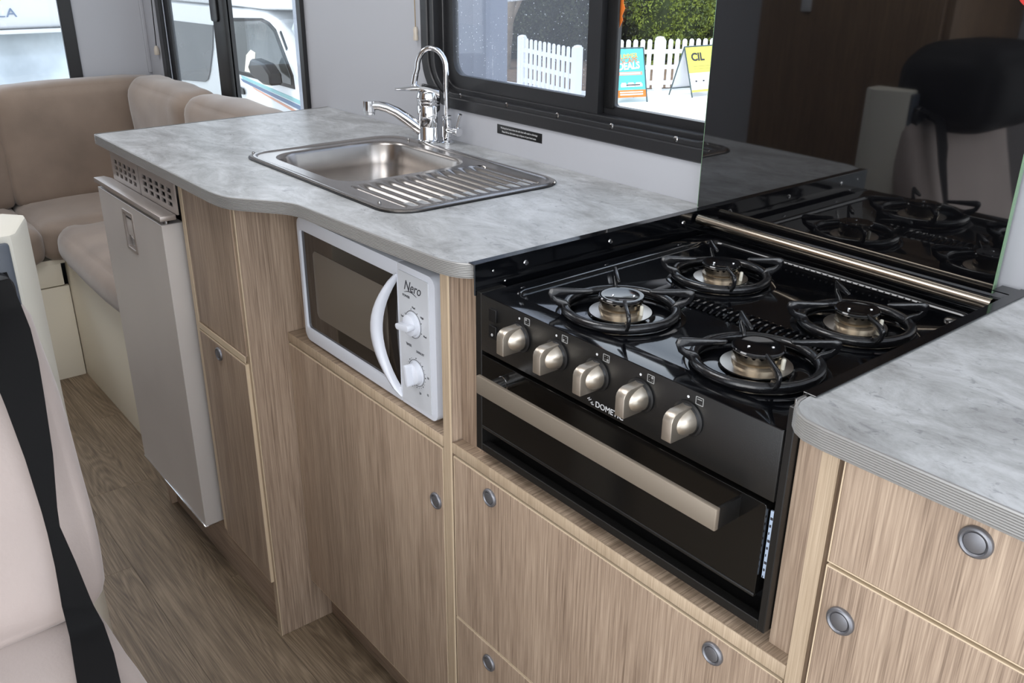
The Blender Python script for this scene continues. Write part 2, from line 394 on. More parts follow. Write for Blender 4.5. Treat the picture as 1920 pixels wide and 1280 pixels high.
# ------------------------------------------------------------------ kitchen window (window_1)
w1 = bpy.data.objects.new('window_1', None); COL.objects.link(w1); w1.location = (-.37, WY, .97); struct(w1)
def ring(o, i, plane, d0, d1, bv=.0015):
    return bev(prism(B(), o, plane, d0, d1, [i]), bv, 1, 50) if bv else prism(B(), o, plane, d0, d1, [i])
obj('outer_frame', ring(rrect(-.762, .06, .962, 1.52, (.09, .09, .09, .095), 10), rrect(-.738, .036, .984, 1.50, (.07, .07, .07, .075), 10), 'xz', WY-.006, WY+.002, .002), framem, w1)
obj('inner_channel', ring(rrect(-.741, .033, .981, 1.503, .075, 10), rrect(-.722, .015, .992, 1.49, .062, 10), 'xz', WY-.002, WY+.022), framem, w1)
obj('track', ring(rrect(-.728, .02, .984, 1.495, .066, 10), rrect(-.708, .0, 1.000, 1.48, .05, 10), 'xz', WY+.012, WY+.050), framem, w1)
lp = [(-.286, .994), (-.286, 1.49)]
obj('left_sash', bev(prism(B(), rrect(-.715, -.272, .996, 1.485, (.004, .004, .055, .055), 8), 'xz', WY+.018, WY+.032, [rrect(-.683, -.302, 1.024, 1.462, (.004, .004, .03, .03), 8)]), .0015, 1, 50), framem, w1)
obj('left_pane', box(B(), -.69, -.296, WY+.024, WY+.027, 1.018, 1.468), panedusty, w1, smooth=False)
obj('right_sash', bev(prism(B(), rrect(-.292, .01, .996, 1.485, .006, 4), 'xz', WY+.034, WY+.048, [rrect(-.254, -.012, 1.014, 1.462, .006, 4)]), .0015, 1, 50), framem, w1)
obj('right_pane', box(B(), -.26, -.006, WY+.040, WY+.042, 1.010, 1.468), paneclear, w1, smooth=False)
obj('latch_channel', bbox(-.272, -.247, WY+.030, WY+.036, 1.01, 1.47, .003), framedk, w1)
for sx_, in [(-.634,), (-.49,), (-.35,), (-.218,), (-.08,)]:
    obj('frame_screw', lathe(B(), [(.0048, 0), (.0048, .001), (.003, .002), (.003, .0008), (0, .0008)], (sx_, WY+.0-.001, .9895), (0, -1, 0), 14), steel, w1)

# ------------------------------------------------------------------ lounge side window (window_2)
w2 = bpy.data.objects.new('window_2', None); COL.objects.link(w2); w2.location = (-1.77, WY, .79); struct(w2)
obj('outer_frame', ring(rrect(-2.275, -1.268, .785, 1.52, .04), rrect(-2.240, -1.292, .815, 1.49, .03), 'xz', WY-.010, WY+.003, .002), framem, w2)
obj('left_sash', ring(rrect(-2.243, -1.80, .812, 1.493, .02), rrect(-2.205, -1.835, .84, 1.46, .02), 'xz', WY+.006, WY+.02), framem, w2)
obj('left_pane', box(B(), -2.21, -1.84, WY+.012, WY+.015, .835, 1.465), panetint, w2, smooth=False)
obj('right_sash', ring(rrect(-1.83, -1.289, .812, 1.493, .02), rrect(-1.765, -1.315, .84, 1.46, .02), 'xz', WY+.02, WY+.032), framem, w2)
obj('right_pane', box(B(), -1.77, -1.31, WY+.025, WY+.028, .835, 1.465), paneclear, w2, smooth=False)
obj('mullion', bbox(-1.824, -1.742, WY-.006, WY+.008, .81, 1.495, .004), framedk, w2)
obj('latch', bev(prism(B(), rrect(-1.82, -1.775, 1.06, 1.20, .008), 'xz', WY-.012, WY-.006), .002), black, w2)
# ------------------------------------------------------------------ rear window (window_3)
w3 = bpy.data.objects.new('window_3', None); COL.objects.link(w3); w3.location = (X0, -.4, .79); struct(w3)
obj('outer_frame', ring(rrect(-.965, .2195, .785, 1.52, .04), rrect(-.935, .1795, .815, 1.49, .03), 'yz', X0-.004, X0+.010, .002), framem, w3)
obj('pane', box(B(), X0-.018, X0-.014, -.945, .187, .80, 1.5), paneclear, w3, smooth=False)

# ------------------------------------------------------------------ worktops
T = .019
front = [(-1.140, -.1080), (-.90, -.1085), (-.70, -.1085), (-.60, -.1090), (-.545, -.1092), (-.525, -.1080), (-.507, -.1055), (-.491, -.1010), (-.477, -.0930), (-.460, -.0805), (-.438, -.0635), (-.418, -.0490), (-.402, -.0410), (-.386, -.0365), (-.36, -.0348), (-.327, -.0338), (-.268, -.0315)]
front += [(-.19, -.0275), (-.073, -.020), (-.050, -.0185), (-.034, -.015), (-.020, -.009), (-.010, -.0005), (-.004, .010), (-.002, .022)]
outl = front + [(-.002, WY-.001), (-1.178, WY-.001)]
bowl = rrect(-.736, -.450, .074, .340, .055, 8)
wt = thing('worktop', (-.6, .2, .878), 'long grey stone-look worktop with curved front, holding the sink', 'worktop')
bm = prism(B(), outl, 'xy', .9-T, .9, [rrect(-.748, -.30, .058, .354, .05, 8)])
obj('top_board', bm, stone, wt, smooth=False)
def edging(pts, zt, zb, closed_end=True):
    """ribbed strip that follows an open outline; ribs are real grooves"""
    bm = B(); n = 8; prof = [(0.0, zt)]
    prof.append((.0022, zt)); prof.append((.0028, zt-.001))
    for k in range(n):
        z_a = zt - .001 - (zt-zb-.002)*(k+.25)/n; z_b = zt - .001 - (zt-zb-.002)*(k+.75)/n
        prof += [(.0028, z_a), (.0017, (z_a+z_b)/2), (.0028, z_b)]
    prof += [(.0024, zb), (0.0, zb)]
    P = [Vector((a, b, 0)) for a, b in pts]; rows = []
    for i, p in enumerate(P):
        t = (P[min(i+1, len(P)-1)] - P[max(i-1, 0)]).normalized(); nn = Vector((t.y, -t.x, 0))
        rows.append([bm.verts.new((p.x+nn.x*o_, p.y+nn.y*o_, z_)) for o_, z_ in prof])
    for a, b in zip(rows, rows[1:]):
        for k in range(len(prof)-1): bm.faces.new((a[k], b[k], b[k+1], a[k+1]))
    bm.faces.new(rows[0]); bm.faces.new(rows[-1][::-1])
    return bm
lab(obj('edge_trim', edging([(-1.178, WY-.001)] + [(-1.1435, -.10), (-1.1425, -.1055)] + front, .9005, .9-T), edge_al, wt, ang=50), 'ribbed grey edge trim')
wt2 = thing('worktop', (.8, .2, .878), 'short grey stone-look worktop right of the gas cooker', 'worktop')
f2 = [(.458, WY-.001), (.458, .012), (.459, .001), (.463, -.009), (.471, -.017), (.482, -.0225), (.50, -.0245), (.6, -.024), (1.0, -.022), (1.45, -.02)]
obj('top_board', prism(B(), f2 + [(1.45, WY-.001)], 'xy', .9-T, .9), stone, wt2, smooth=False)
lab(obj('edge_trim', edging(f2[1:], .9005, .9-T), edge_al, wt2, ang=50), 'ribbed grey edge trim')
obj('end_clip', bev(prism(B(), [(-.001, .9015), (.020, .9015), (.020, .872), (.008, .872), (-.001, .888)], 'yz', .4545, .4565), .0004), steel, wt2)

# ------------------------------------------------------------------ push-lock knobs
def knob_mesh():
    bm = B()
    lathe(bm, [(.0128, 0), (.0128, .0022), (.0120, .0036), (.0104, .0042), (.0090, .0034), (.0086, .0020), (.0084, .0020), (.0082, .0032), (.0076, .0035), (0, .0035)], (0, 0, 0), (0, -1, 0), 32)
    bmesh.ops.recalc_face_normals(bm, faces=bm.faces)
    me = bpy.data.meshes.new('knob'); bm.to_mesh(me); bm.free()
    me.polygons.foreach_set('use_smooth', [True]*len(me.polygons)); me.set_sharp_from_angle(angle=math.radians(50)); me.materials.append(knobgrey)
    return me
KM = knob_mesh()
def knob(parent, x, y, z):
    o = bpy.data.objects.new('knob', KM); COL.objects.link(o); o.parent = parent
    base = Vector((0, 0, 0)); p = parent
    while p is not None: base += p.location; p = p.parent
    o.location = Vector((x, y, z)) - base; return o
def panel(name, parent, x0, x1, y, z0, z1, th=.016, band=True, m=oak):
    """door or drawer front with a pale edge band proud of the board"""
    o = obj(name, bbox(x0, x1, y, y+th, z0, z1, .0007, 1), m, parent)
    if band:
        bm = B(); t = .0013
        box(bm, x0-t, x1+t, y+.0004, y+th, z1, z1+t); box(bm, x0-t, x1+t, y+.0004, y+th, z0-t, z0)
        box(bm, x0-t, x0, y+.0004, y+th, z0, z1); box(bm, x1, x1+t, y+.0004, y+th, z0, z1)
        obj('edge_band', bm, oakpale, o, smooth=False)
    return o
# fridge cabinet (far left)
FY = -.083
fc = thing('fridge_cabinet', (-.85, .1, 0), 'tall oak-effect cabinet around the steel fridge, with upper panel and narrow lower door', 'cabinet')
bm = prism(B(), [(-.0755, 0), (.43, 0), (.43, .776), (.06, .776), (.06, .9-T), (-.0755, .9-T)], 'yz', -.558, -.542)
obj('end_panel', bev(bm, .0006, 1), oak, fc)
obj('edge_band', box(B(), -.558, -.5432, -.0768, -.0755, 0.0, .9-T), oakband, fc, smooth=False)
obj('edge_band', box(B(), -.5432, -.5417, -.0770, -.0755, 0.0, .9-T), oakpale, fc, smooth=False)
obj('side_panel', bbox(-1.152, -1.139, -.079, .44, 0, .9-T, .0008), oak, fc)
obj('divider_panel', bbox(-.776, -.762, FY+.004, .40, .13, .9-T, .0008), oak, fc)
obj('edge_band', box(B(), -.776, -.762, FY+.0026, FY+.004, .13, .9-T), oakpale, fc, smooth=False)
panel('upper_panel', fc, -.757, -.552, FY+.004, .604, .9-T, band=False)
obj('middle_rail', bbox(-.760, -.558, FY+.002, FY+.4, .592, .603, .0006), oak_x, fc)
obj('edge_band', box(B(), -.760, -.552, FY+.0008, FY+.002, .592, .604), oakpale, fc, smooth=False)
d = panel('door', fc, -.756, -.553, FY, .128, .588)
knob(d, -.668, FY, .570)
obj('kickboard', bbox(-1.139, -.558, -.064, -.048, 0, .124, .0008), oak_x, fc)
obj('plinth_side', bbox(-.775, -.558, -.05, .3, .124, .13, .0005), oak, fc)
def grille(x0, x1):
    holes = []
    cw = (x1-x0-.028)/5
    for i in range(5):
        for j in range(3):
            a = x0+.014+i*cw+.005; z_ = .8170 + j*.0128
            holes.append(rrect(a, a+cw-.010, z_, z_+.0082, .0015, 2))
    g = obj('vent_grille', prism(B(), rrect(x0, x1, .806, .9-T-.001, .001, 1), 'xz', FY-.0035, FY-.0005, holes), fridgetop, fc, smooth=False)
    return g
grille(-1.138, -.972); grille(-.969, -.779)
obj('grille_backing', box(B(), -1.136, -.78, FY+.02, FY+.03, .80, .877), black, fc, smooth=False)
# microwave cabinet
mc = thing('microwave_cabinet', (-.3, .1, 0), 'oak-effect cabinet with open shelf for the microwave and one door below', 'cabinet')
SZ = .6345
obj('shelf', bbox(-.5415, -.0695, -.003, .40, SZ-.016, SZ, .0005), oak_y, mc)
obj('shelf_edge_band', bbox(-.5415, -.0695, -.0048, -.003, SZ-.016, SZ, .0005), oakband, mc)
d = panel('door', mc, -.538, -.0725, -.005, .104, .6135)
knob(d, -.0895, -.005, .5205)
obj('niche_side', bbox(-.5415, -.53, .03, .40, SZ, .780, .0005), oak, mc)
obj('back_board', box(B(), -.53, -.07, .40, .41, 0, .877), oak, mc, smooth=False)
obj('kickboard', bbox(-.542, -.07, .034, .05, 0, .10, .0005), oak_x, mc)
# cooker cabinet
cc = thing('cooker_cabinet', (.22, .1, 0), 'oak-effect cabinet under the gas cooker with a wide two-knob flap and a lower drawer', 'cabinet')
obj('partition', bbox(-.067, -.050, -.0035, .42, 0, .9-T, .0006), oak, cc)
obj('edge_band', box(B(), -.0672, -.0498, -.0055, -.0035, 0, .9-T), oakband, cc, smooth=False)
obj('pale_band', box(B(), -.0508, -.0485, -.0061, -.0045, 0, .9-T), oakpale, cc, smooth=False)
obj('filler_panel', bbox(-.048, -.0005, .012, .028, SZ, .9-T, .0005), oak, cc)
obj('shelf', bbox(-.048, .489, -.003, .42, SZ-.016, SZ, .0005), oak_y, cc)
obj('shelf_edge_band', bbox(-.048, .489, -.0048, -.003, SZ-.016, SZ, .0005), oakband, cc)
d = panel('flap_door', cc, -.0445, .486, -.005, .343, .6135)
knob(d, .0365, -.005, .5900); knob(d, .4075, -.005, .5925)
d = panel('drawer', cc, -.0445, .486, -.005, .07, .3385)
knob(d, .0345, -.005, .3095)
obj('filler_panel', bbox(.4585, .4925, .010, .026, SZ, .9-T, .0005), oak, cc)
obj('kickboard', bbox(-.05, .49, .034, .05, 0, .066, .0005), oak_x, cc)
# drawer cabinet at the right
dc = thing('drawer_cabinet', (.9, .1, 0), 'oak-effect drawer cabinet under the short worktop at the right', 'cabinet')
obj('partition', bbox(.4925, .5085, -.008, .42, 0, .9-T, .0006), oak, dc)
obj('edge_band', box(B(), .4923, .5087, -.0098, -.008, 0, .9-T), oakband, dc, smooth=False)
obj('inner_side', box(B(), .509, .514, .02, .42, 0, .877), black, dc, smooth=False)
d = panel('drawer', dc, .5175, 1.02, -.016, .7775, .9-T-.001, .018)
knob(d, .6262, -.016, .8585)
d = panel('door', dc, .5175, 1.02, -.016, .40, .7715, .018)
knob(d, .5380, -.016, .7275)
d = panel('drawer', dc, .5175, 1.02, -.016, .07, .395, .018)
d = panel('door', dc, 1.025, 1.45, -.016, .07, .9-T-.001, .018)
obj('kickboard', bbox(.51, 1.45, .034, .05, 0, .066, .0005), oak_x, dc)
obj('back_board', box(B(), .51, 1.45, .41, .42, 0, .877), oak, dc, smooth=False)
obj('side_panel', bbox(1.435, 1.45, .003, .41, 0, .877, .0005), oak, dc)

# ------------------------------------------------------------------ fridge
fr = thing('fridge', (-.97, .1, .13), 'brushed steel compressor fridge standing left of the oak door', 'fridge')
obj('body', box(B(), -1.136, -.779, -.06, .40, .133, .797), black, fr, smooth=False)
rec = rrect(-1.022, -.962, .690, .772, .004, 3)
fd = obj('door', bev(prism(B(), rrect(-1.172, -.796, .136, .7875, .002, 2), 'xz', -.1125, -.072, [rrect(-1.018, -.966, .694, .768, .003, 3)]), .0012, 1, 60), fridgesteel, fr, smooth=False)
obj('latch_frame', ring(rrect(-1.023, -.961, .689, .773, .004, 3), rrect(-1.016, -.968, .696, .766, .003, 3), 'xz', -.1140, -.105, .0006), fridgetop, fd)
obj('latch_plate', bbox(-1.015, -.969, -.1105, -.106, .720, .765, .001), fridgesteel, fd)
obj('latch_slot', box(B(), -1.008, -.976, -.1118, -.110, .757, .760), black, fd, smooth=False)
obj('latch_recess', box(B(), -1.016, -.968, -.082, -.074, .696, .766), greyplastic, fd, smooth=False)
obj('latch_lever', bbox(-1.010, -.974, -.108, -.084, .712, .719, .002), chrome, fd)
obj('bottom_trim', bbox(-1.172, -.796, -.1145, -.085, .133, .1365, .0006), chrome, fr)
obj('top_trim', bev(prism(B(), [(-1.178, -.1165), (-.786, -.1165), (-.786, -.0870), (-1.150, -.0870), (-1.178, -.095)], 'xy', .7965, .806), .001), fridgetop, fr)
obj('hinge', lathe(B(), [(.006, .7875), (.006, .794), (.003, .7965)], (-.806, -.100, 0), (0, 0, 1), 14), steel, fr)
obj('lower_hinge', bbox(-1.10, -1.088, -.110, -.095, .122, .1335, .002), black, fr)

# ------------------------------------------------------------------ microwave
mw = thing('microwave', (-.29, .1, SZ), 'white microwave oven with dark window on the open shelf', 'microwave')
obj('casing', bbox(-.445, -.104, .030, .35, SZ+.008, .851, .006, 3), white, mw)
for fx in (-.43, -.12):
    for fy in (.06, .30): obj('foot', lathe(B(), [(.012, 0), (.010, .009)], (fx, fy, SZ+.0002), (0, 0, 1), 12), black, mw)
MF = .004
door = obj('door', bev(prism(B(), rrect(-.4865, -.185, SZ+.006, .8555, (.002, .002, .016, .016), 5), 'xz', MF, MF+.036, [rrect(-.479, -.187, .662, .834, (.002, .002, .006, .006), 3)]), .0055, 3, 50), white, mw)
obj('window', box(B(), -.4805, -.1865, MF+.004, MF+.014, .661, .835), mwglass, door, smooth=False)
obj('inner_screen', bev(prism(B(), rrect(-.445, -.222, .690, .806, .010, 5), 'xz', MF+.0034, MF+.0042), .0004), mwcav, door)
hp = []
for i in range(17):
    t = i/16; z_ = .648 + t*(.838-.648); bow = math.sin(PI*t); hp.append((-.190 - .048*bow, z_))
bm = B(); n_ = len(hp); rows = []
for i, (hx, hz) in enumerate(hp):
    t = i/(n_-1); bow = math.sin(PI*t); wd = .006 + .014*bow; pr = MF - .002 - .018*bow**.6
    rows.append([bm.verts.new(p) for p in ((hx, pr+.004, hz), (hx+wd*.25, pr, hz), (hx+wd*.75, pr, hz), (hx+wd, pr+.004, hz), (hx+wd, pr+.012, hz), (hx, pr+.012, hz))])
for a, b in zip(rows, rows[1:]):
    for k in range(6): bm.faces.new((a[k], a[(k+1) % 6], b[(k+1) % 6], b[k]))
bm.faces.new(rows[0]); bm.faces.new(rows[-1][::-1])
obj('handle', bm, white, door, ang=60)
cp = obj('control_panel', bev(prism(B(), rrect(-.1845, -.094, SZ+.006, .8555, (.014, .014, .002, .002), 5), 'xz', MF, MF+.040), .005, 3, 50), white, mw)
obj('fascia', bev(prism(B(), rrect(-.1815, -.108, .648, .846, .003, 3), 'xz', MF-.0012, MF+.002), .0005, 1, 50), whitef, cp)
def dial(x, z, r, ang, tall):
    bm = B(); lathe(bm, [(r+.0022, 0), (r+.0018, .0015), (r, .0018), (r-.001, .008), (r-.005, .010), (0, .0105)], (x, MF-.001, z), (0, -1, 0), 36)
    b2 = B(); prism(b2, rrect(-r*.98, r*.98, -r*.26, r*.26, r*.25, 5), 'xz', -.0105, -.0225); bev(b2, .0022, 2, 50)
    bmesh.ops.rotate(b2, verts=b2.verts, cent=(0, 0, 0), matrix=Matrix.Rotation(math.radians(ang), 3, 'Y'))
    bmesh.ops.translate(b2, verts=b2.verts, vec=(x, MF-.001+.003, z))
    me = bpy.data.meshes.new('t'); b2.to_mesh(me); bm.from_mesh(me); b2.free(); bpy.data.meshes.remove(me)
    obj('dial', bm, white, cp)
    obj('dial_ring', ring(circ(x, z, r+.0036, 36), circ(x, z, r+.0030, 36), 'xz', MF-.0016, MF-.001, 0), ink, cp, smooth=False)
dial(-.147, .7745, .0165, -8, 1); dial(-.1425, .7020, .0165, 80, 1)
bm = B()
for k in range(24):
    a = 2*PI*k/24
    if k in (5, 7): continue
    cx_, cz_ = -.1425+.0225*math.cos(a), .7020+.0225*math.sin(a)
    prism(bm, circ(cx_, cz_, .0005 if k % 3 else .0010, 6), 'xz', MF-.0016, MF-.001)
for a_ in (-150, -210, 100, 60, 20, -20):
    a = math.radians(a_); prism(bm, circ(-.147+.022*math.cos(a), .7745+.022*math.sin(a), .0008, 6), 'xz', MF-.0016, MF-.001)
obj('dial_ticks', bm, ink, cp, smooth=False)['kind'] = 'stuff'
for body, sz, x, z in (('POWER', .0052, -.171, .8105), ('Low', .0042, -.177, .778), ('Med', .0042, -.148, .7985), ('High', .0042, -.128, .790), ('Med', .0042, -.122, .764), ('TIMER', .0052, -.167, .7385), ('DEFROST', .0046, -.141, .7345), ('35', .0048, -.168, .690), ('30', .0048, -.158, .6765), ('15', .0048, -.118, .676), ('20', .0048, -.137, .6715), ('10', .0048, -.116, .703)):
    text('print', body, sz, ink, cp, (x, MF-.0014, z), (1, 0, 0), (0, 0, 1), .0002)
text('logo', 'Nero', .0205, ink, cp, (-.1675, MF-.0014, .8215), (1, 0, 0), (0, 0, 1), .0002, shear=.35, sx=.92)
obj('logo_swoosh', tube(B(), [(-.166+.030*t, MF-.0014, .8175+.0035*math.sin(PI*t)) for t in [i/10 for i in range(11)]], [.0003+.0004*math.sin(PI*i/10) for i in range(11)], 6), ink, cp)

# ------------------------------------------------------------------ gas cooker
gc = thing('gas_cooker', (.22, .2, .636), 'black built-in gas cooker with four burners, five knobs and an oven', 'cooker')
HZ = .868
obj('oven_body', box(B(), .012, .446, .04, .42, .656, .855), black, gc, smooth=False)
# surround frame
bm = B(); box(bm, .0005, .0125, .0, .04, .6485, HZ); box(bm, .4495, .4575, .0, .04, .6485, .8925); box(bm, .0125, .4495, .0, .012, .6485, .6595)
box(bm, .0125, .4495, .012, .045, .6485, .6530)
obj('surround_frame', bev(bm, .0008, 1), satblack, gc, smooth=False)
obj('recess_lining', box(B(), .0125, .4495, .038, .042, .653, .72), black, gc, smooth=False)
cpn = obj('control_fascia', bbox(.0135, .4490, -.0015, .03, .7935, HZ-.0005, .0012), satblack, gc)
# oven door with handle
od = obj('oven_door', bev(prism(B(), rrect(.0150, .4425, .6845, .788, .003, 3), 'xz', -.0015, .022), .001, 1, 50), ovenglass, gc)
obj('door_lower_strip', bbox(.0150, .4425, -.0025, .002, .6845, .6885, .0008), satblack, od)
obj('handle_bar', bbox(.0515, .4150, -.038, -.032, .7595, .7835, .0012), barmetal, od)
obj('handle_mount', lathe(B(), [(.0095, 0), (.0095, .012), (.0088, .0125), (.0088, .032)], (.071, -.0012, .772), (0, -1, 0), 24), steel, od)
obj('handle_return', bbox(.4110, .4150, -.0335, -.0012, .7600, .7830, .0008), satblack, od)
obj('rating_label', bbox(.4440, .4482, .004, .006, .706, .781, .0003), labelw, gc)
bm = B()
for k in range(9): box(bm, .4450, .4450+.0008*(1+k % 3), .0034, .0042, .706+.0082*k, .7085+.0082*k)
obj('rating_print', bm, ink, gc, smooth=False)
# knobs
def cknob(x, z):
    bm = B()
    lathe(bm, [(.0150, .0), (.0147, .004), (.0138, .008), (.0122, .0125), (.0095, .0170), (.0058, .0200), (0, .0210)], (x, -.005, z), (0, -1, 0), 36)
    b2 = B(); pr = [(-.0022, -.0160)] + [(-.0275+.010*math.sin(math.radians(a)), -.0160) for a in ()]
    fin = [(-.004, -.0155), (-.0315, -.0155), (-.0325, -.0145), (-.0325, .0060), (-.0312, .0100), (-.0280, .0132), (-.0235, .0150), (-.004, .0155)]
    prism(b2, fin, 'yz', -.0060, .0060); bev(b2, .0014, 2, 40)
    bmesh.ops.translate(b2, verts=b2.verts, vec=(x, 0, z))
    me = bpy.data.meshes.new('t'); b2.to_mesh(me); bm.from_mesh(me); b2.free(); bpy.data.meshes.remove(me)
    k = obj('control_knob', bm, satin, cpn)
    obj('knob_base', lathe(B(), [(.0188, 0), (.0188, .0022), (.0165, .0030), (.0155, .005)], (x, -.0015, z), (0, -1, 0), 32), black, cpn)
KX = (.0895, .1540, .2185, .2815, .3440); KZ = .8365
for x in KX: cknob(x, KZ)
for i, x in enumerate(KX):
    dx = .0035
    obj('index_dot', lathe(B(), [(.0014, 0), (.0014, .0004)], (x+.001-.003, -.0016, KZ+.0225), (0, -1, 0), 12), inkw, cpn)
    u0 = x+.007; z0 = KZ+.0185
    bm = prism(B(), rrect(u0, u0+.0095, z0, z0+.0085, .0006, 1), 'xz', -.0019, -.0015, [rrect(u0+.0007, u0+.0088, z0+.0007, z0+.0078, .0004, 1)])
    if i < 4:
        a, b = ((.3, .7), (.3, .3), (.7, .3), (.7, .7))[(1, 0, 3, 2)[i] if False else i]
        prism(bm, circ(u0+.0095*a, z0+.0085*b, .0014, 8), 'xz', -.0019, -.0015)
        for a2, b2 in ((.3, .3), (.3, .7), (.7, .3), (.7, .7)): prism(bm, circ(u0+.0095*a2, z0+.0085*b2, .0004, 6), 'xz', -.0019, -.0015)
    else:
        box(bm, u0+.002, u0+.0075, -.0019, -.0015, z0+.0055, z0+.0063)
    obj('burner_symbol', bm, inkgrey, cpn, smooth=False)
text('maker_lettering', 'DOMETIC', .0098, inkw, cpn, (.2175, -.0017, .7975), (1, 0, 0), (0, 0, 1), .0002, sx=.98)
bm = B()
tube(bm, [(.2055, -.0017, .8025), (.2085, -.0017, .8050), (.2075, -.0017, .8010), (.2110, -.0017, .8035)], .0005, 6)
tube(bm, [(.2105, -.0017, .7990), (.2130, -.0017, .8015), (.2122, -.0017, .7980), (.2150, -.0017, .7985)], .0005, 6)
obj('maker_emblem', bm, inkw, cpn)
text('zero_mark', 'O', .006, inkw, cpn, (.3235, -.0017, .8310), (1, 0, 0), (0, 0, 1), .0002, sx=.8)
for z0, z1 in ((.8395, .8560), (.8175, .8345)):
    obj('ignition_switch', bev(prism(B(), rrect(.0325, .0465, z0, z1, .001, 2), 'xz', -.0042, -.001), .0008, 1, 50), black, cpn)
obj('spark_symbol', lathe(B(), [(.0018, 0), (.0018, .0003), (.0010, .0003), (.0010, 0)], (.0395, -.0044, .823), (0, -1, 0), 10), inkw, cpn)
# hob plate: rim, step down, recessed pan with vent slots
def loop3(pts, z): return [(a, b, z) for a, b in pts]
bm = B(); HY1 = .425
outer = rrect(.0135, .4490, -.0012, HY1, .002, 6)
r1 = rrect(.0350, .4290, .0290, .4050, .022, 6); r2 = rrect(.0385, .4255, .0325, .4015, .019, 6)
slots = []
for k in range(23):
    cx_ = .150 + k*.0098; slots.append(rrect(cx_-.0026, cx_+.0026, .174, .204, .0025, 3))
bs = ((.160, .090, .064, .0265), (.348, .094, .063, .0265), (.155, .277, .058, .0245), (.352, .268, .0585, .0245))
wells = [circ(x, y_, .0415 if r > .06 else .039, 36) for x, y_, r, c_ in bs]
sheet(bm, outer, 'xy', HZ, [r1])
loft(bm, [loop3(r1, HZ), loop3([((a+c)/2, (b+d_)/2) for (a, b), (c, d_) in zip(r1, r2)], HZ-.0008), loop3(r2, HZ-.0040)], cap1=False)
sheet(bm, r2, 'xy', HZ-.0040, slots + wells)
for sl_ in slots: loft(bm, [loop3(sl_, HZ-.004), loop3([(a, b) for a, b in sl_], HZ-.012)], cap1=True)
for (x, y_, r, c_), wl in zip(bs, wells):
    loft(bm, [loop3(wl, HZ-.004), loop3(circ(x, y_, .038 if r > .06 else .036, 36), HZ-.0035+.0005), loop3(circ(x, y_, .034 if r > .06 else .032, 36), HZ-.009)], cap1=True)
loft(bm, [loop3(outer, HZ), loop3(outer, HZ-.018)], cap1=False)
bmesh.ops.remove_doubles(bm, verts=bm.verts, dist=.00002)
obj('hob_plate', bm, enamel, gc, ang=40)
for k in range(23):
    cx_ = .150 + k*.0098 + .0049
    pts = [(cx_, .173, HZ-.0040), (cx_, .178, HZ-.0012), (cx_, .189, HZ+.0004), (cx_, .200, HZ-.0012), (cx_, .205, HZ-.0040)]
    obj('vent_rib', tube(B(), pts, .0022, 6), enamel, gc)
for (x, y_, r, c_) in bs:
    # raised pressed ring round each burner
    bm = B(); lathe(bm, [(r+.012, 0), (r+.008, .0018), (r+.003, .0022), (r-.001, .0012), (r-.001, -.001)], (x, y_, HZ-.0042), (0, 0, 1), 48); 
    bmesh.ops.delete(bm, geom=[f for f in bm.faces if len(f.verts) > 4], context='FACES_ONLY'); obj('pressed_ring', bm, enamel, gc)
    bu = obj('burner', lathe(B(), [(c_-.001, 0), (c_-.001, .008), (c_-.004, .0095), (c_-.004, .0145), (c_-.0015, .0155)] , (x, y_, HZ-.001), (0, 0, 1), 40), brass, gc)
    obj('burner_skirt', lathe(B(), [(c_+.0098, 0), (c_+.0098, .0016), (c_-.001, .0032), (c_-.001, 0)], (x, y_, HZ-.0005), (0, 0, 1), 48), skirtm, bu)
    # crown: scalloped flame ports under the cap
    bm = B(); nseg = 96; lo = []; 
    for h, amp in ((.0150, 0), (.0172, 1)):
        lo.append([(x+(c_-.001)*math.cos(2*PI*k/nseg), y_+(c_-.001)*math.sin(2*PI*k/nseg), HZ-.001+h+amp*.0018*math.cos(2*PI*k*20/nseg)) for k in range(nseg)])
    loft(bm, [[(x+(c_-.0035)*math.cos(2*PI*k/nseg), y_+(c_-.0035)*math.sin(2*PI*k/nseg), HZ+.0130) for k in range(nseg)]] + lo, cap1=False)
    obj('flame_crown', bm, brass, bu)
    obj('burner_cap', lathe(B(), [(c_-.003, .0158), (c_, .0190), (c_+.0004, .0205), (c_-.0008, .0218), (c_-.004, .0222), (c_-.006, .0216), (0, .0214)], (x, y_, HZ-.001), (0, 0, 1), 48), enamel, bu)
    for s_ in (-1, 1):
        obj('cap_rivet', lathe(B(), [(.0018, 0), (.0014, .0010), (0, .0013)], (x+s_*.0085+.003, y_+s_*.0085, HZ+.0204), (0, 0, 1), 12), chrome, bu)
    obj('igniter', lathe(B(), [(.0022, 0), (.0022, .0115), (.0016, .0125), (0, .0125)], (x+.0262, y_-.0015+.008, HZ+.001), (.05, 0, 1), 12), ceramic, bu)
    # pan support: one ring with four fins
    ps = obj('pan_support', tube(B(), [(x+r*math.cos(2*PI*k/56), y_+r*math.sin(2*PI*k/56), HZ+.0040) for k in range(56)], .0056, 12, closed=True), ironblk, gc)
    for q in range(4):
        a = math.radians(45 + 90*q + 5)
        prof = [(-.006, .000), (-.006, .0050), (-.001, .0110), (.010, .0140), (.013, .0165), (-.002, .0180), (-.030+(.064-r), .0205), (-.033+(.064-r), .0232), (-.030+(.064-r), .0252), (.014, .0262), (.0190, .0245), (.0205, .0200), (.0170, .0110), (.007, .0030), (.004, .000)]
        b2 = prism(B(), [(r+p_, h) for p_, h in prof], 'xz', -.0019, .0019); bev(b2, .0008, 1, 50)
        bmesh.ops.rotate(b2, verts=b2.verts, cent=(0, 0, 0), matrix=Matrix.Rotation(a, 3, 'Z')); bmesh.ops.translate(b2, verts=b2.verts, vec=(x, y_, HZ+.002))
        obj('support_arm', b2, ironblk, ps, ang=50)
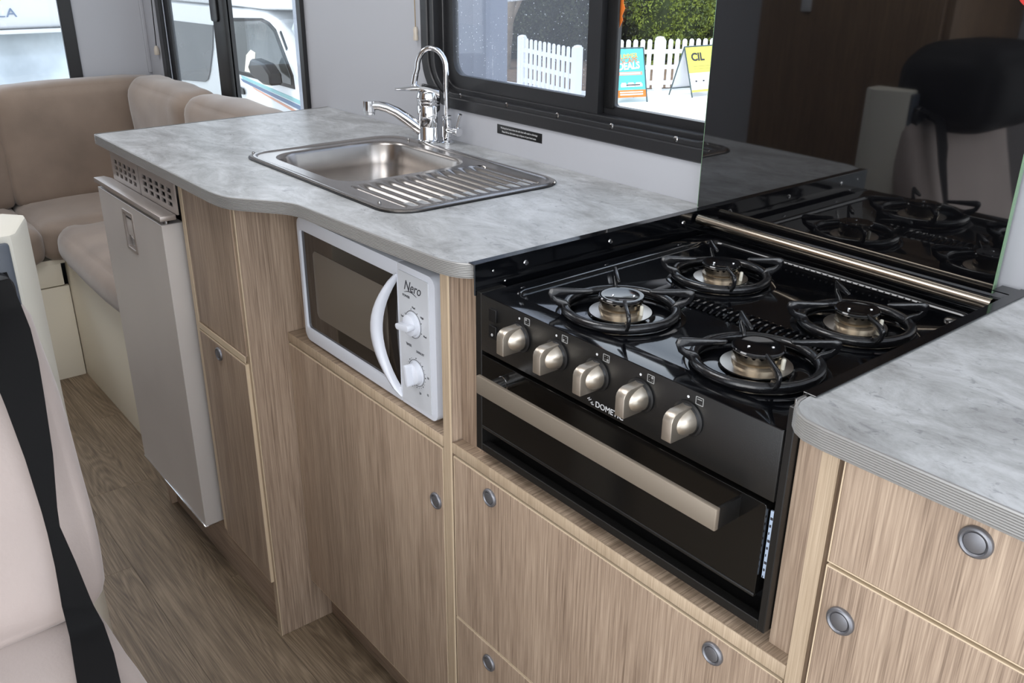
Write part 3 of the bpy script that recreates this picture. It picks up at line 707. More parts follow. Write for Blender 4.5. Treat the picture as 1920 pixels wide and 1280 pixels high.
# side upstands with lip over the worktop
obj('side_upstand', bev(prism(B(), [(-.0095, .9007), (-.0095, .9020), (.0035, .9020), (.0035, HZ-.006), (.0012, HZ-.006), (.0012, .9007)], 'xz', -.003, WY-.004), .0005, 1), enamel, gc, smooth=False)
obj('side_upstand', bev(prism(B(), [(.4640, .9007), (.4640, .9018), (.4510, .9018), (.4510, HZ-.006), (.4530, HZ-.006), (.4530, .9007)], 'xz', .016, WY-.006), .0005, 1), enamel, gc, smooth=False)
obj('rear_upstand', bbox(.0036, .4508, .4235, .4300, HZ-.003, .8880, .0005), enamel, gc)
obj('rear_ledge', bbox(.0036, .4508, .4200, .4240, HZ-.003, .8700, .0005), enamel, gc)
for y_, z_, r_ in ((.078, .8925, .0038), (.228, .8925, .0036), (.378, .8925, .0036)):
    obj('upstand_screw', lathe(B(), [(r_, 0), (r_*.8, .0014), (0, .002)], (.0035, y_, z_-.004), (1, 0, 0), 14), chrome, gc)
for y_, z_ in ((.026, .8885), (.045, .8715)):
    obj('upstand_rivet', lathe(B(), [(.0018, 0), (.0012, .0008), (0, .001)], (.0035, y_, z_), (1, 0, 0), 10), chrome, gc)
obj('hinge_tube', tube(B(), [(.0036+.004, .4065, .8905), (.436, .4065, .8855)], .0072, 20), mat('satin_hinge_tube', (190, 178, 162), .22, 1), gc)
for k in range(24):
    obj('vent_pin', lathe(B(), [(.0014, 0), (.0011, .0010), (0, .0013)], (.165+k*.0088, .3935, HZ-.0002), (0, 0, 1), 8), satblack, gc)
obj('round_plug', lathe(B(), [(.0080, 0), (.0078, .0016), (.0055, .0030), (0, .0033)], (.408, .378, HZ-.004), (0, 0, 1), 24), steel, gc)
obj('corner_plate', box(B(), .432, .4575, .4100, .4350, .9004, .9016), enamel, gc, smooth=False)

# ------------------------------------------------------------------ splashback
sb_ = thing('glass_splashback', (.2, .44, .9), 'tall glossy black glass splashback behind the gas cooker', 'splashback')
obj('glass_panel', box(B(), -.0165, .4235, .4315, .4375, .890, 1.46), splashm, sb_, smooth=False)
for a_, b_ in ((-.0172, -.0165), (.4235, .4248)): obj('polished_edge', box(B(), a_, b_, .4313, .4377, .890, 1.46), glassedge, sb_, smooth=False)
stk = thing('warning_sticker', (.40, .437, 1.215), 'round red and white warning sticker at the top right of the black splashback', 'sticker')
obj('white_disc', prism(B(), circ(.4015, 1.2215, .0195, 32), 'xz', .4311, .4314), paper, stk, smooth=False)
obj('red_ring', ring(circ(.4015, 1.2215, .0225, 32), circ(.4015, 1.2215, .0178, 32), 'xz', .4308, .4312, 0), red, stk, smooth=False)

# ------------------------------------------------------------------ sink
sk = thing('sink', (-.5, .2, .9), 'stainless steel sink with bowl and ribbed drainer set in the long worktop', 'sink')
o1 = rrect(-.768, -.243, .040, .373, .05, 8); o2 = rrect(-.7655, -.2455, .0425, .3705, .0475, 8); o3 = rrect(-.758, -.253, .050, .363, .040, 8); o4 = rrect(-.754, -.257, .054, .359, .036, 8)
dr = rrect(-.436, -.266, .075, .338, .012, 8)
bm = B()
loft(bm, [loop3(o1, .9020), loop3(o1, .9034), loop3(o2, .9048), loop3(o3, .9048), loop3(o4, .9026)], cap1=False)
sheet(bm, o4, 'xy', .9026, [bowl, dr])
def inset(pts, d, c=(-.593, .207)):
    out = []; sx_ = (.143-d)/.143; sy_ = (.133-d)/.133
    for a, b in pts: out.append((c[0]+(a-c[0])*sx_, c[1]+(b-c[1])*sy_))
    return out
loft(bm, [loop3(bowl, .9026), loop3(inset(bowl, .004), .9012), loop3(inset(bowl, .007), .896), loop3(inset(bowl, .012), .860), loop3(inset(bowl, .018), .812), loop3(inset(bowl, .030), .796), loop3(inset(bowl, .05), .790), loop3(inset(bowl, .09), .788)])
# drainer height field
nx, ny = 40, 132; dx0, dx1, dy0, dy1 = -.436, -.266, .075, .338; g = []
for i in range(nx+1):
    row = []
    for j in range(ny+1):
        u = i/nx; v = j/ny; X = dx0+(dx1-dx0)*u; Y = dy0+(dy1-dy0)*v
        ph = (v*12) % 1; s = max(0, math.sin(PI*min(1, max(0, (ph-.12)/.76))))
        end = min(1, u/.14)*min(1, (1-u)/.06); side = min(1, v/.01)*min(1, (1-v)/.01)
        s0 = min(1, max(0, (1-v)*1.2 + .2))
        h = -.0054*(1-s**.9)*end*side - .0005*end*side
        row.append(bm.verts.new((X, Y, .9026+h)))
    g.append(row)
for i in range(nx):
    for j in range(ny): bm.faces.new((g[i][j], g[i+1][j], g[i+1][j+1], g[i][j+1]))
obj('basin', bm, sinksteel, sk, ang=60)
lab(obj('rubber_seal', ring(rrect(-.7705, -.2405, .0375, .3755, .052, 8), rrect(-.766, -.245, .042, .371, .048, 8), 'xy', .9002, .9022, 0), black, sk, smooth=False), 'black rubber seal')
obj('drain', lathe(B(), [(.022, 0), (.022, .0015), (.017, .0015), (.014, -.0015), (0, -.0015)], (-.593, .207, .7882), (0, 0, 1), 28), steel, sk)
for x, y_ in ((-.757, .060), (-.310, .056), (-.250, .352), (-.70, .362)):
    obj('fixing_clip', lathe(B(), [(.0028, 0), (.0028, .002), (.0015, .0045), (0, .0045)], (x, y_, .9030), (0, 0, 1), 10), steel, sk)

# ------------------------------------------------------------------ mixer tap
tp = thing('mixer_tap', (-.678, .395, .9), 'chrome single-lever mixer tap with low curved spout behind the sink bowl', 'tap')
bx, by = -.675, .396
obj('body', lathe(B(), [(.0255, .9005), (.0255, .9035), (.0235, .905), (.0225, .9065), (.0225, .930), (.0220, .931), (.0225, .932), (.0225, .9700), (.0215, .9715), (.0222, .973), (.0222, .978), (.020, .980)], (bx, by, 0), (0, 0, 1), 36), chrome, tp)
sp_ = [(-.680, .388, .915), (-.692, .366, .931), (-.706, .341, .9475), (-.722, .314, .9625), (-.738, .287, .9715), (-.752, .262, .9735), (-.764, .240, .9695)]
sp_ = [(bx-.002, by-.004, .915), (bx-.011, by-.020, .929), (bx-.021, by-.038, .945), (bx-.031, by-.055, .959), (bx-.040, by-.071, .968), (bx-.048, by-.085, .9725), (bx-.054, by-.096, .9730)]
obj('spout', tube(B(), sp_, [.0125, .0120, .0112, .0104, .0098, .0098, .0098], 20), chrome, tp)
e = sp_[-1]
obj('aerator', lathe(B(), [(.0118, .012), (.0118, -.008), (.0105, -.009), (.0105, -.0135), (.009, -.0145)], (e[0]-.003, e[1]-.004, e[2]-.004), (0, 0, 1), 24), chrome, tp)
# lever: dome plus a flat tapering blade
bm = B(); lathe(bm, [(.0222, .9780), (.0232, .9800), (.0232, .988), (.0205, .9965), (.0125, 1.0015), (.0, 1.0030)], (bx, by, 0), (0, 0, 1), 32)
dirv = Vector((-.50, -.866, 0)); sd = Vector((.866, -.50, 0)); rows = []
for i in range(13):
    t = i/12; L_ = -.020 + .085*t; wd = .0185*(1-t) + .0085*t; h = .993 + .0115*math.sin(PI*.5*min(1, t*2.2)) - .004*max(0, t-.45); th = .0085*(1-t)+.0026
    c = Vector((bx, by, h)) + dirv*L_
    if t > .92: wd *= .75
    rows.append([bm.verts.new(c + sd*wd*math.cos(a) + Vector((0, 0, th*math.sin(a)))) for a in [2*PI*k/12 for k in range(12)]])
for a, b in zip(rows, rows[1:]):
    for k in range(12): bm.faces.new((a[k], a[(k+1) % 12], b[(k+1) % 12], b[k]))
bm.faces.new(rows[0]); bm.faces.new(rows[-1][::-1])
obj('lever', bm, chrome, tp)
obj('grub_screw', lathe(B(), [(.003, 0), (.003, .0015), (.0012, .0018)], (bx-.0205*.5, by-.0205*.866, .988), (-.5, -.866, 0), 12), steel, tp)
# filter tap
ft = thing('filter_tap', (-.645, .418, .9), 'slim chrome swan-neck filtered water tap beside the window frame', 'tap')
fx, fy = -.640, .414
obj('stem', lathe(B(), [(.0145, .9005), (.0145, .903), (.0085, .906), (.0085, .9120), (.0098, .9130), (.0098, .9460), (.0080, .9475), (.0098, .949), (.0098, .9535), (.0065, .9545)], (fx, fy, 0), (0, 0, 1), 24), chrome, ft)
pts = [(fx, fy, .953), (fx, fy, 1.00), (fx+.001, fy, 1.035)]
ax_ = Vector((-.80, -.60, 0)).normalized()
for k in range(1, 13):
    a = PI*k/12*1.0; c = Vector((fx+.001, fy, 1.041)) + ax_*.0290
    pts.append(tuple(c - ax_*.0290*math.cos(a) + Vector((0, 0, .0380*math.sin(a)))))
lx_ = Vector(pts[-1]); pts += [tuple(lx_ + ax_*.004 + Vector((0, 0, -.012))), tuple(lx_ + ax_*.007 + Vector((0, 0, -.026)))]
obj('swan_neck', tube(B(), pts, .0052, 16), chrome, ft)
obj('neck_tip', tube(B(), [pts[-2], tuple(Vector(pts[-1]) + ax_*.001 + Vector((0, 0, -.004)))], .0059, 16), chrome, ft)
vd = Vector((.93, .0, 0)).normalized()
obj('valve', lathe(B(), [(.0062, 0), (.0062, .024), (.0090, .0245), (.0090, .036), (.0080, .037)], (fx+.006, fy-.001, .9270), tuple(vd), 20), chrome, ft)
obj('handle', tube(B(), [(fx+.036, fy-.001, .930), (fx+.040, fy-.001, .945), (fx+.047, fy-.001, .962)], [.0040, .0034, .0038], 12), chrome, ft)

# ------------------------------------------------------------------ small wall items
ns = thing('notice_label', (-.453, .444, .944), 'small black notice label with white text on the wall below the kitchen window', 'label')
obj('plate', bbox(-.5185, -.3900, WY-.0009, WY-.0002, .9345, .9515, .0002), black, ns)
text('notice_text', 'Washing food waste down the sink drain will result in a blockage', .0049, inkw, ns, (-.4545, WY-.0012, .9448), (1, 0, 0), (0, 0, 1), .0001, 'CENTER', sx=.82)
text('notice_text', 'Please find an alternative way to dispose of your food waste', .0049, inkw, ns, (-.4545, WY-.0012, .9380), (1, 0, 0), (0, 0, 1), .0001, 'CENTER', sx=.82)
pc = thing('blind_pull_cord', (-.775, .44, 1.5), 'blind pull cord with translucent toggle hanging left of the kitchen window', 'blind cord')
obj('cord', tube(B(), [(-.776, .4375, 1.62), (-.775, .4375, 1.3), (-.776, .4370, 1.18), (-.7745, .4368, 1.108)], .0011, 6), cordm, pc)
obj('toggle', lathe(B(), [(.0035, .026), (.0052, .020), (.0045, .012), (.0058, .004), (.0052, .0), (0, -.001)], (-.7745, .4365, 1.083), (0, 0, 1), 16), clearp, pc)
pc = thing('blind_pull_cord', (-2.33, .44, 1.5), 'blind pull cord with pale toggle in the rear corner beside the lounge window', 'blind cord')
obj('cord', tube(B(), [(-2.295, .4375, 1.62), (-2.306, .4375, 1.1), (-2.318, .4370, .955)], .0016, 6), webbing, pc)
obj('toggle', lathe(B(), [(.0045, .028), (.008, .018), (.009, .004), (.008, 0), (0, -.001)], (-2.319, .4360, .926), (0, 0, 1), 16), clearp, pc)

ol = thing('leaf_sticker', (-.25, .483, 1.16), 'small orange leaf-shaped sticker at the left edge of the clear right pane', 'sticker')
obj('leaf', prism(B(), [(-.2545, 1.135), (-.2500, 1.140), (-.2440, 1.150), (-.2465, 1.156), (-.2405, 1.168), (-.2450, 1.176), (-.2425, 1.190), (-.2500, 1.20), (-.2545, 1.196)], 'xz', WY+.0385, WY+.0392), mat('orange_leaf_print', (226, 120, 48), .5), ol, smooth=False)

# ------------------------------------------------------------------ U-shaped lounge
bn = thing('lounge_bench_base', (-2.1, -.3, 0), 'cream bench base of the rear lounge, with the flap below the cushions', 'bench')
obj('rear_front_board', bbox(-2.056, -2.040, -1.28, -.022, 0, .300, .001), cream, bn)
obj('rear_flap', bbox(-2.056, -2.040, -1.28, -.034, .304, .372, .001), cream, bn)
obj('rear_seat_board', box(B(), -2.41, -2.0405, -1.28, -.021, .372, .386), cream, bn, smooth=False)
obj('side_front_board', bbox(-2.055, -1.162, -.020, -.004, 0, .372, .001), creamface, bn)
obj('side_seat_board', box(B(), -2.41, -1.162, -.0195, .440, .372, .386), cream, bn, smooth=False)
def cush(name, b, label, m=suede, **k):
    o = obj(name, soft(*b, **k), m, ang=180); return tag(o, label, 'cushion', 'suede lounge cushions')
cush('seat_cushion', (-2.405, -1.985, -.80, -.078, .387, .498), 'brown suede seat cushion on the rear bench, left of the corner cushion', r=.035, seed=1, fr=5)
cush('seat_cushion', (-2.405, -2.005, -.072, .36, .387, .500), 'brown suede corner seat cushion below the rear backrest', r=.035, seed=2, fr=5)
cush('seat_cushion', (-2.000, -1.175, -.048, .36, .387, .502), 'brown suede seat cushion along the side bench beside the fridge', r=.050, seed=3, nz=.010, puff=.016, fr=6)
cush('backrest_cushion', (-2.418, -2.300, -.90, -.069, .484, .846), 'brown suede backrest on the rear wall at the left edge of the view', r=.03, seed=4)
cush('backrest_cushion', (-2.418, -2.290, -.067, .432, .484, .856), 'long brown suede backrest under the rear window', r=.032, seed=5)
cush('backrest_cushion', (-2.272, -1.800, .300, .440, .493, .866), 'brown suede corner backrest below the lounge side window', r=.050, seed=6, nz=.010, fr=5)
cush('backrest_cushion', (-1.796, -1.180, .300, .440, .493, .868), 'brown suede backrest below the lounge side window, nearest the worktop', r=.050, seed=7, nz=.010, fr=5)

# ------------------------------------------------------------------ opposite side (seen in the black glass)
wr = thing('wardrobe', (-.62, -1.1, 0), 'dark brown tall wardrobe across the aisle, mirrored in the splashback', 'wardrobe')
obj('body', bbox(-.93, -.34, -1.315, -.915, 0, 1.97, .002), brown, wr)
obj('door', bbox(-.915, -.36, -.915, -.897, .08, 1.95, .002), brown, wr)
obj('handle', bbox(-.775, -.745, -.900, -.890, 1.10, 1.165, .002), whitef, wr)
st = thing('passenger_seat', (-.05, -.70, 0), 'pale suede passenger seat with black headrest in the left foreground', 'seat')
# cushion and backrest follow the leaning profile
bk = soft(-.036, .046, -.90, -.457, -.17, .186, r=.030, n=16, puff=.010, nz=.004, seed=9, fr=5)
sh = Matrix.Rotation(math.radians(-17), 3, 'Y')
for v in bk.verts: v.co = sh @ v.co + Vector((-.147, 0, .735)); 
obj('backrest', bk, suede2, st, ang=180)
obj('seat_cushion', soft(-.17, .36, -.90, -.466, .44, .575, r=.045, n=16, puff=.012, nz=.004, seed=10, fr=5), suede2, st, ang=180)
hd = soft(-.262, -.03, -.86, -.51, .890, 1.070, r=.07, n=12, puff=.01, nz=.002, seed=11)
obj('headrest', hd, mat('black_headrest_vinyl', (16, 16, 17), .75, spec=.3), st, ang=180)
obj('seat_box', bbox(-.16, .34, -.90, -.50, 0, .44, .004), cream, st)
pl_ = thing('belt_pillar', (-.18, -.5, 0), 'upright cream and blue-grey seat belt pillar behind the passenger seat', 'pillar')
obj('post', bev(prism(B(), [(-0.1799, -0.4583), (-0.1858, -0.4515), (-0.2443, -0.429), (-0.256, -0.4279), (-0.2755, -0.4446), (-0.2755, -0.492), (-0.1799, -0.492)], 'xy', 0, .979), .004, 2, 50), mat('pillar_cream', (196, 192, 180), .5), pl_)
obj('inner_cover', bbox(-0.1814, -0.1729, -.491, -.462, .0, .972, .003), greyplastic, pl_)
bl = thing('seat_belt', (-.1, -.5, .5), 'black seat belt running down across the passenger seat', 'seat belt')
obj('belt_guide', bev(prism(B(), rrect(-.504, -.467, .902, .946, .016, 5), 'yz', -0.1729, -0.1599), .004), black, bl)
cpts = [((-.148, -.4745, .955), (-.146, -.512, .955)), ((-.143, -.4715, .935), (-.142, -.5125, .932)), ((-.139, -.4688, .9163), (-.137, -.513, .910)), ((-.1324, -.4663, .8927), (-.131, -.511, .888)), ((-.1231, -.467, .8598), (-.121, -.510, .858)),
        ((-.1123, -.4706, .8212), (-.1128, -.5064, .8238)), ((-.097, -.4766, .7666), (-.0975, -.5024, .769)), ((-.0818, -.486, .7122), (-.0825, -.5008, .7130)), ((-.0764, -.4883, .6929), (-.0755, -.5010, .6900)),
        ((-.0652, -.4829, .6528), (-.066, -.5025, .654)), ((-.0505, -.4775, .6004), (-.054, -.5061, .6129)), ((-.030, -.4750, .588), (-.030, -.5090, .590)), ((.02, -.4800, .586), (.02, -.5180, .586)), ((.0725, -.4888, .586), (.0725, -.527, .586)), ((.16, -.497, .586), (.16, -.537, .586))]
CP = Vector((.8333, -.6254, 1.2493)); sc_ = [1.035, 1.0, .982, .98, .98] + [.982]*12      # strap lies a little in front of the backrest
cpts = [(tuple(CP + (Vector(a)-CP)*q_), tuple(CP + (Vector(b)-CP)*q_)) for (a, b), q_ in zip(cpts, sc_)]
bm = B(); rows = []
for k in range((len(cpts)-1)*6+1):
    t = k/6; i = min(int(t), len(cpts)-2); f = t-i; f = f*f*(3-2*f) if False else f
    a = Vector(cpts[i][0]).lerp(Vector(cpts[i+1][0]), f); b = Vector(cpts[i][1]).lerp(Vector(cpts[i+1][1]), f)
    dn = (Vector(cpts[i+1][0])-Vector(cpts[i][0])).cross(b-a).normalized()*.0008
    rows.append([bm.verts.new(p) for p in (a+dn, b+dn, b-dn, a-dn)])
for a, b in zip(rows, rows[1:]):
    for k in range(4): bm.faces.new((a[k], a[(k+1) % 4], b[(k+1) % 4], b[k]))
bm.faces.new(rows[0]); bm.faces.new(rows[-1][::-1])
obj('webbing', bm, webbing, bl, ang=60)

# ------------------------------------------------------------------ outside: picket fence
def fence(p0, p1, n, h, label, posts=(0, 1), solid=False):
    a = Vector((*p0, -.7)); b = Vector((*p1, -.7)); d = (b-a); L_ = d.length; d.normalize(); nrm = Vector((-d.y, d.x, 0)); ang = math.atan2(d.y, d.x)
    t = thing('picket_fence', tuple(a), label, 'fence'); t.rotation_euler.z = 0
    def part(name, bm):
        bmesh.ops.rotate(bm, verts=bm.verts, cent=(0, 0, 0), matrix=Matrix.Rotation(ang, 3, 'Z')); bmesh.ops.translate(bm, verts=bm.verts, vec=a); return obj(name, bm, pvc, t)
    pm = None
    for k in range(n):
        u = L_*(k+.5)/n; bm = prism(B(), [(-.032, .05), (.032, .05), (.032, h-.03), (.022, h-.008), (0, h), (-.022, h-.008), (-.032, h-.03)], 'xz', -.012, .012)
        bmesh.ops.translate(bm, verts=bm.verts, vec=(u, 0, 0)); part('picket', bm)
    for z_ in (.12, h*.46, h*.76): part('rail', box(B(), 0, L_, .012, .045, z_-.03, z_+.03))
    for u in posts:
        bm = box(B(), u*L_-.055, u*L_+.055, -.03, .08, 0, h+.01); lathe(bm, [(.07, h+.01), (.06, h+.03), (0, h+.04)], (u*L_, .025, 0), (0, 0, 1), 4); part('post', bm)
fence((-10.40, 8.72), (-8.70, 8.30), 12, .74, 'white picket fence seen through the dusty left pane of the kitchen window')
fence((-9.15, 9.42), (-8.15, 11.75), 22, .76, 'white picket fence behind the two folding signs', posts=(.32, 1.0))
# ------------------------------------------------------------------ folding signs
def aframe(bl_, br_, back, h, label, kind):
    """bl_, br_: feet of the printed front; back: offset vector of the rear leg"""
    a = Vector((*bl_, -.7)); b = Vector((*br_, -.7)); u = (b-a).normalized(); W = (b-a).length; bk_ = Vector((*back, 0)); top = bk_*.5 + Vector((0, 0, h)); nrm = u.cross(top.normalized()) if True else None
    t = thing('folding_sign', tuple(a), label, 'sign', 'folding pavement signs')
    v = top.normalized(); H = top.length
    def quad(name, m, u0, u1, v0, v1, off=0.0, th=.01, par=t):
        bm = B(); ps = []
        for o_ in (off, off-th):
            for (uu, vv) in ((u0, v0), (u1, v0), (u1, v1), (u0, v1)): ps.append(bm.verts.new(a + u*W*uu + v*H*vv + nrm*o_))
        for f_ in ((0, 1, 2, 3), (7, 6, 5, 4), (0, 4, 5, 1), (1, 5, 6, 2), (2, 6, 7, 3), (3, 7, 4, 0)): bm.faces.new([ps[i] for i in f_])
        return obj(name, bm, m, par, smooth=False)
    bm = B()
    for uu in (0, 1):
        tube(bm, [a+u*W*uu, a+u*W*uu+v*H], .010, 6); tube(bm, [a+u*W*uu+bk_, a+u*W*uu+v*H], .010, 6)
    tube(bm, [a+v*H, b+v*H], .010, 6); tube(bm, [a+u*W*.02+bk_*.9+Vector((0, 0, h*.14)), b+bk_*.9+Vector((0, 0, h*.14))], .008, 6)
    obj('folding_frame', bm, mat('dark_sign_frame', (66, 84, 84), .5), t)
    bm = B(); bc = [a+bk_*.94+Vector((0, 0, h*.13)), b+bk_*.94+Vector((0, 0, h*.13)), b+v*H*.98, a+v*H*.98]
    vs = [bm.verts.new(p) for p in bc] + [bm.verts.new(p+bk_.normalized()*.008) for p in bc]
    for f_ in ((0, 1, 2, 3), (7, 6, 5, 4), (0, 4, 5, 1), (1, 5, 6, 2), (2, 6, 7, 3), (3, 7, 4, 0)): bm.faces.new([vs[i] for i in f_])
    obj('rear_panel', bm, paper, t, smooth=False)
    O = lambda uu, vv, o_=.004: a + u*W*uu + v*H*vv + nrm*o_
    if kind == 'deals':
        fp = quad('front_panel', teal, .02, .98, .10, .985)
        quad('print_block', orange, .02, .98, .10, .235, .002, .004, fp)
        text('print', 'SUMMER', .092, amber, fp, O(.13, .80), u + v*.06, v, .001, sx=.88); text('print', 'ESCAPE', .105, orange, fp, O(.12, .715), u + v*.06, v, .001, sx=.90)
        text('print', 'DEALS', .135, paper, fp, O(.10, .600), u + v*.06, v, .001, sx=.90, bold=.005)
        quad('print_block', mat('coral_print', (240, 150, 126), .5), .12, .90, .505, .565, .002, .004, fp)
        quad('print_block', paper, .16, .84, .520, .550, .003, .004, fp)
        bm = B()
        for k, (uu, ww) in enumerate(((.16, .20), (.38, .24), (.64, .24))):
            box(bm, uu*W, (uu+ww)*W, -.003, -.001, .29*H, .345*H); box(bm, (uu+.03)*W, (uu+ww-.03)*W, -.003, -.001, .345*H, .37*H)
        for v_ in bm.verts: v_.co = a + u*v_.co.x + v*v_.co.z - nrm*v_.co.y*1.5
        obj('printed_vans', bm, paper, fp, smooth=False)
        quad('print_block', ink, .34, .80, .315, .335, .006, .002, fp)
        quad('print_block', paper, .12, .88, .185, .205, .004, .004, fp); quad('print_block', paper, .12, .88, .140, .165, .004, .004, fp)
    else:
        fp = quad('front_panel', paper, .02, .98, .10, .985)
        quad('print_block', yellow, .02, .98, .48, .985, .002, .004, fp); quad('print_block', yellow, .02, .98, .10, .145, .002, .004, fp)
        text('print', 'CIL', .155, ink, fp, O(.17, .72), u, v, .001, sx=1.15, bold=.006)
        g_ = mat('olive_print', (170, 165, 84), .5)
        quad('print_block', g_, .2, .8, .60, .615, .003, .003, fp); quad('print_block', g_, .2, .8, .55, .562, .003, .003, fp)
        for uu in (.2, .46, .72): quad('print_icon', ink, uu, uu+.06, .30, .33, .003, .003, fp)
aframe((-8.301, 8.753), (-8.150, 9.205), (-.42, .16), .72, 'turquoise and orange folding sign with the word DEALS', 'deals')
aframe((-8.045, 10.06), (-7.985, 10.62), (-.40, -.06), .70, 'yellow and white folding sign with the letters CIL', 'cil')
# ------------------------------------------------------------------ grey clad post outside the left pane
gp = thing('cladding_panel', (-2.5, 1.45, -.7), 'grey clad outdoor wall panel filling the left of the dusty window pane', 'wall panel')
obj('board', bbox(-3.30, -1.870, 1.42, 1.50, -.7, 1.9, .004), cladgrey, gp)
obj('corner_post', bbox(-1.868, -1.792, 1.40, 1.50, -.7, 1.9, .006), cladgrey, gp)
# ------------------------------------------------------------------ campervan beside the lounge window
cv = thing('campervan', (-7, 3.3, -.7), 'white campervan with teal stripes parked outside the lounge side window', 'campervan')
VY = 2.4
side = [(-9.6, -.35), (-4.55, -.35), (-4.50, .05), (-5.05, .26), (-5.40, .50), (-5.62, .72), (-5.78, .785), (-6.2, .79), (-9.6, .78)]
side = [(-9.6, -.35), (-4.55, -.35), (-4.50, .05), (-4.95, .22), (-5.22, .36), (-5.47, .70), (-5.56, .79), (-5.72, .835), (-6.0, .84), (-9.6, .80)]
body = obj('body', bev(prism(B(), side, 'xz', VY, VY+1.75), .03, 3, 25), vanwhite, cv)
obj('luton_roof', bev(prism(B(), [(-9.6, .815), (-6.0, .845), (-5.70, .845), (-5.25, .865), (-4.75, .92), (-4.75, 1.9), (-9.6, 1.9)], 'xz', VY-.02, VY+1.78), .03, 2, 25), vanwhite, cv)
def vpoly(name, pts, m, y0=VY-.006, th=.012, par=cv, b_=.003):
    return obj(name, bev(prism(B(), pts, 'xz', y0, y0+th), b_, 1, 50), m, par)
vpoly('door_window_frame', [(-6.42, .335), (-5.335, .325), (-5.345, .42), (-5.56, .72), (-5.66, .765), (-5.78, .785), (-6.37, .755)], framedk)
vpoly('door_window', [(-6.385, .36), (-5.375, .35), (-5.38, .41), (-5.585, .70), (-5.68, .745), (-5.80, .762), (-6.345, .733)], vanglass, VY-.010)
vpoly('seat_in_window', [(-6.16, .37), (-5.98, .37), (-5.93, .53), (-6.01, .545), (-6.10, .50)], creamface, VY-.014, .005)
vpoly('side_window', [(-7.95, .13), (-7.02, .20), (-6.94, .23), (-6.88, .30), (-6.76, .50), (-6.70, .68), (-7.95, .66)], vandark, VY-.010)
vpoly('mirror', [(-5.72, .46), (-5.66, .52), (-5.45, .50), (-5.36, .44), (-5.35, .36), (-5.50, .355), (-5.68, .40)], black, VY-.18, .10, b_=.015)
vpoly('door_handle', [(-6.33, .245), (-6.21, .235), (-6.20, .19), (-6.26, .185), (-6.33, .21)], black, VY-.02)
vpoly('stripe_teal', [(-6.26, .330), (-5.15, .245), (-5.15, .215), (-6.24, .305)], decalteal, VY-.004, .006, b_=.001)
vpoly('stripe_navy', [(-6.28, .305), (-5.15, .205), (-5.15, .170), (-6.24, .285)], decalnavy, VY-.004, .006, b_=.001)
vpoly('stripe_salmon', [(-6.07, .262), (-5.15, .150), (-5.15, .125), (-6.03, .250)], decalor, VY-.004, .006, b_=.001)
vpoly('stripe_teal', [(-7.75, .10), (-6.95, .12), (-6.95, .085), (-7.7, -.02)], decalteal, VY-.004, .006, b_=.001)
vpoly('windscreen', [(-5.16, .39), (-5.42, .73), (-5.36, .80), (-5.0, .80), (-4.9, .40)], skyglass, VY+.05, 1.5)
vpoly('pillar_vent', [(-5.50, .70), (-5.49, .715), (-5.41, .60), (-5.42, .585)], framedk, VY-.006, b_=.001)
wr_ = obj('wheel', lathe(B(), [(.05, 0), (.18, .01), (.30, 0), (.31, .18), (.05, .18)], (-5.4, VY-.02, -.39), (0, 1, 0), 32), black, cv)
# ------------------------------------------------------------------ motorhome behind the rear window
mh = thing('motorhome', (-5.2, 0, -.7), 'white motorhome with dark letters above its windscreen, parked behind the rear window', 'motorhome')
obj('cab_body', bev(prism(B(), [(-6.6, -.4), (-4.3, -.4), (-4.25, .20), (-4.40, .36), (-4.62, .80), (-6.6, .80)], 'xz', -1.3, 1.0), .03, 2), vanwhite, mh)
obj('overcab', bev(prism(B(), [(-6.6, .862), (-4.50, .862), (-4.44, .90), (-4.44, 1.9), (-6.6, 1.9)], 'xz', -1.35, 1.05), .03, 2), vanwhite, mh)
obj('overcab_lip', bbox(-4.56, -4.46, -1.3, 1.0, .845, .865, .004), vanwhite, mh)
obj('windscreen', bev(prism(B(), [(-4.405, .375), (-4.395, .385), (-4.60, .845), (-4.64, .845)], 'xz', -1.12, .93), .003), skyglass, mh)
obj('screen_pillar', tube(B(), [(-4.39, .335, .36), (-4.47, .295, .60)], .022, 10), vanwhite, mh)
text('lettering', 'LA', .060, mat('grey_blue_lettering', (120, 136, 160), .5), mh, (-4.437, .395, .928), (0, 1, 0), (0, 0, 1), .001, space=1.1, sx=1.25)
obj('lettering_accent', bbox(-4.438, -4.434, .395, .425, 1.005, 1.03, .001), yellow, mh)

# ------------------------------------------------------------------ greenery behind the fence
def leaves(n, rx, ry, rz, s, seed):
    rnd = random.Random(seed); vs = []; fs = []
    blobs = [(rnd.uniform(-.6, .6)*rx, rnd.uniform(-.6, .6)*ry, rnd.uniform(-.55, .6)*rz, rnd.uniform(.35, .6)) for _ in range(14)]
    for i in range(n):
        bxx = rnd.choice(blobs); d = Vector((rnd.gauss(0, 1), rnd.gauss(0, 1), rnd.gauss(0, 1))).normalized(); q = bxx[3]*rnd.uniform(.8, 1.0)
        c = Vector((bxx[0]+d.x*rx*q, bxx[1]+d.y*ry*q, bxx[2]+d.z*rz*q)); a = Vector((rnd.gauss(0, 1), rnd.gauss(0, 1), rnd.gauss(0, 1))).normalized(); b = a.orthogonal().normalized(); k = s*rnd.uniform(.6, 1.3)
        j = len(vs); vs += [c-a*k, c+b*k*.45, c+a*k, c-b*k*.45]; fs.append((j, j+1, j+2, j+3))
    me = bpy.data.meshes.new('foliage'); me.from_pydata(vs, [], fs); return me
def core(rx, ry, rz):
    bm = B(); bmesh.ops.create_icosphere(bm, subdivisions=3, radius=1)
    for v in bm.verts:
        q = 1 + .25*noise.noise(v.co*2.3); v.co = Vector((v.co.x*rx*q, v.co.y*ry*q, v.co.z*rz*q))
    return bm
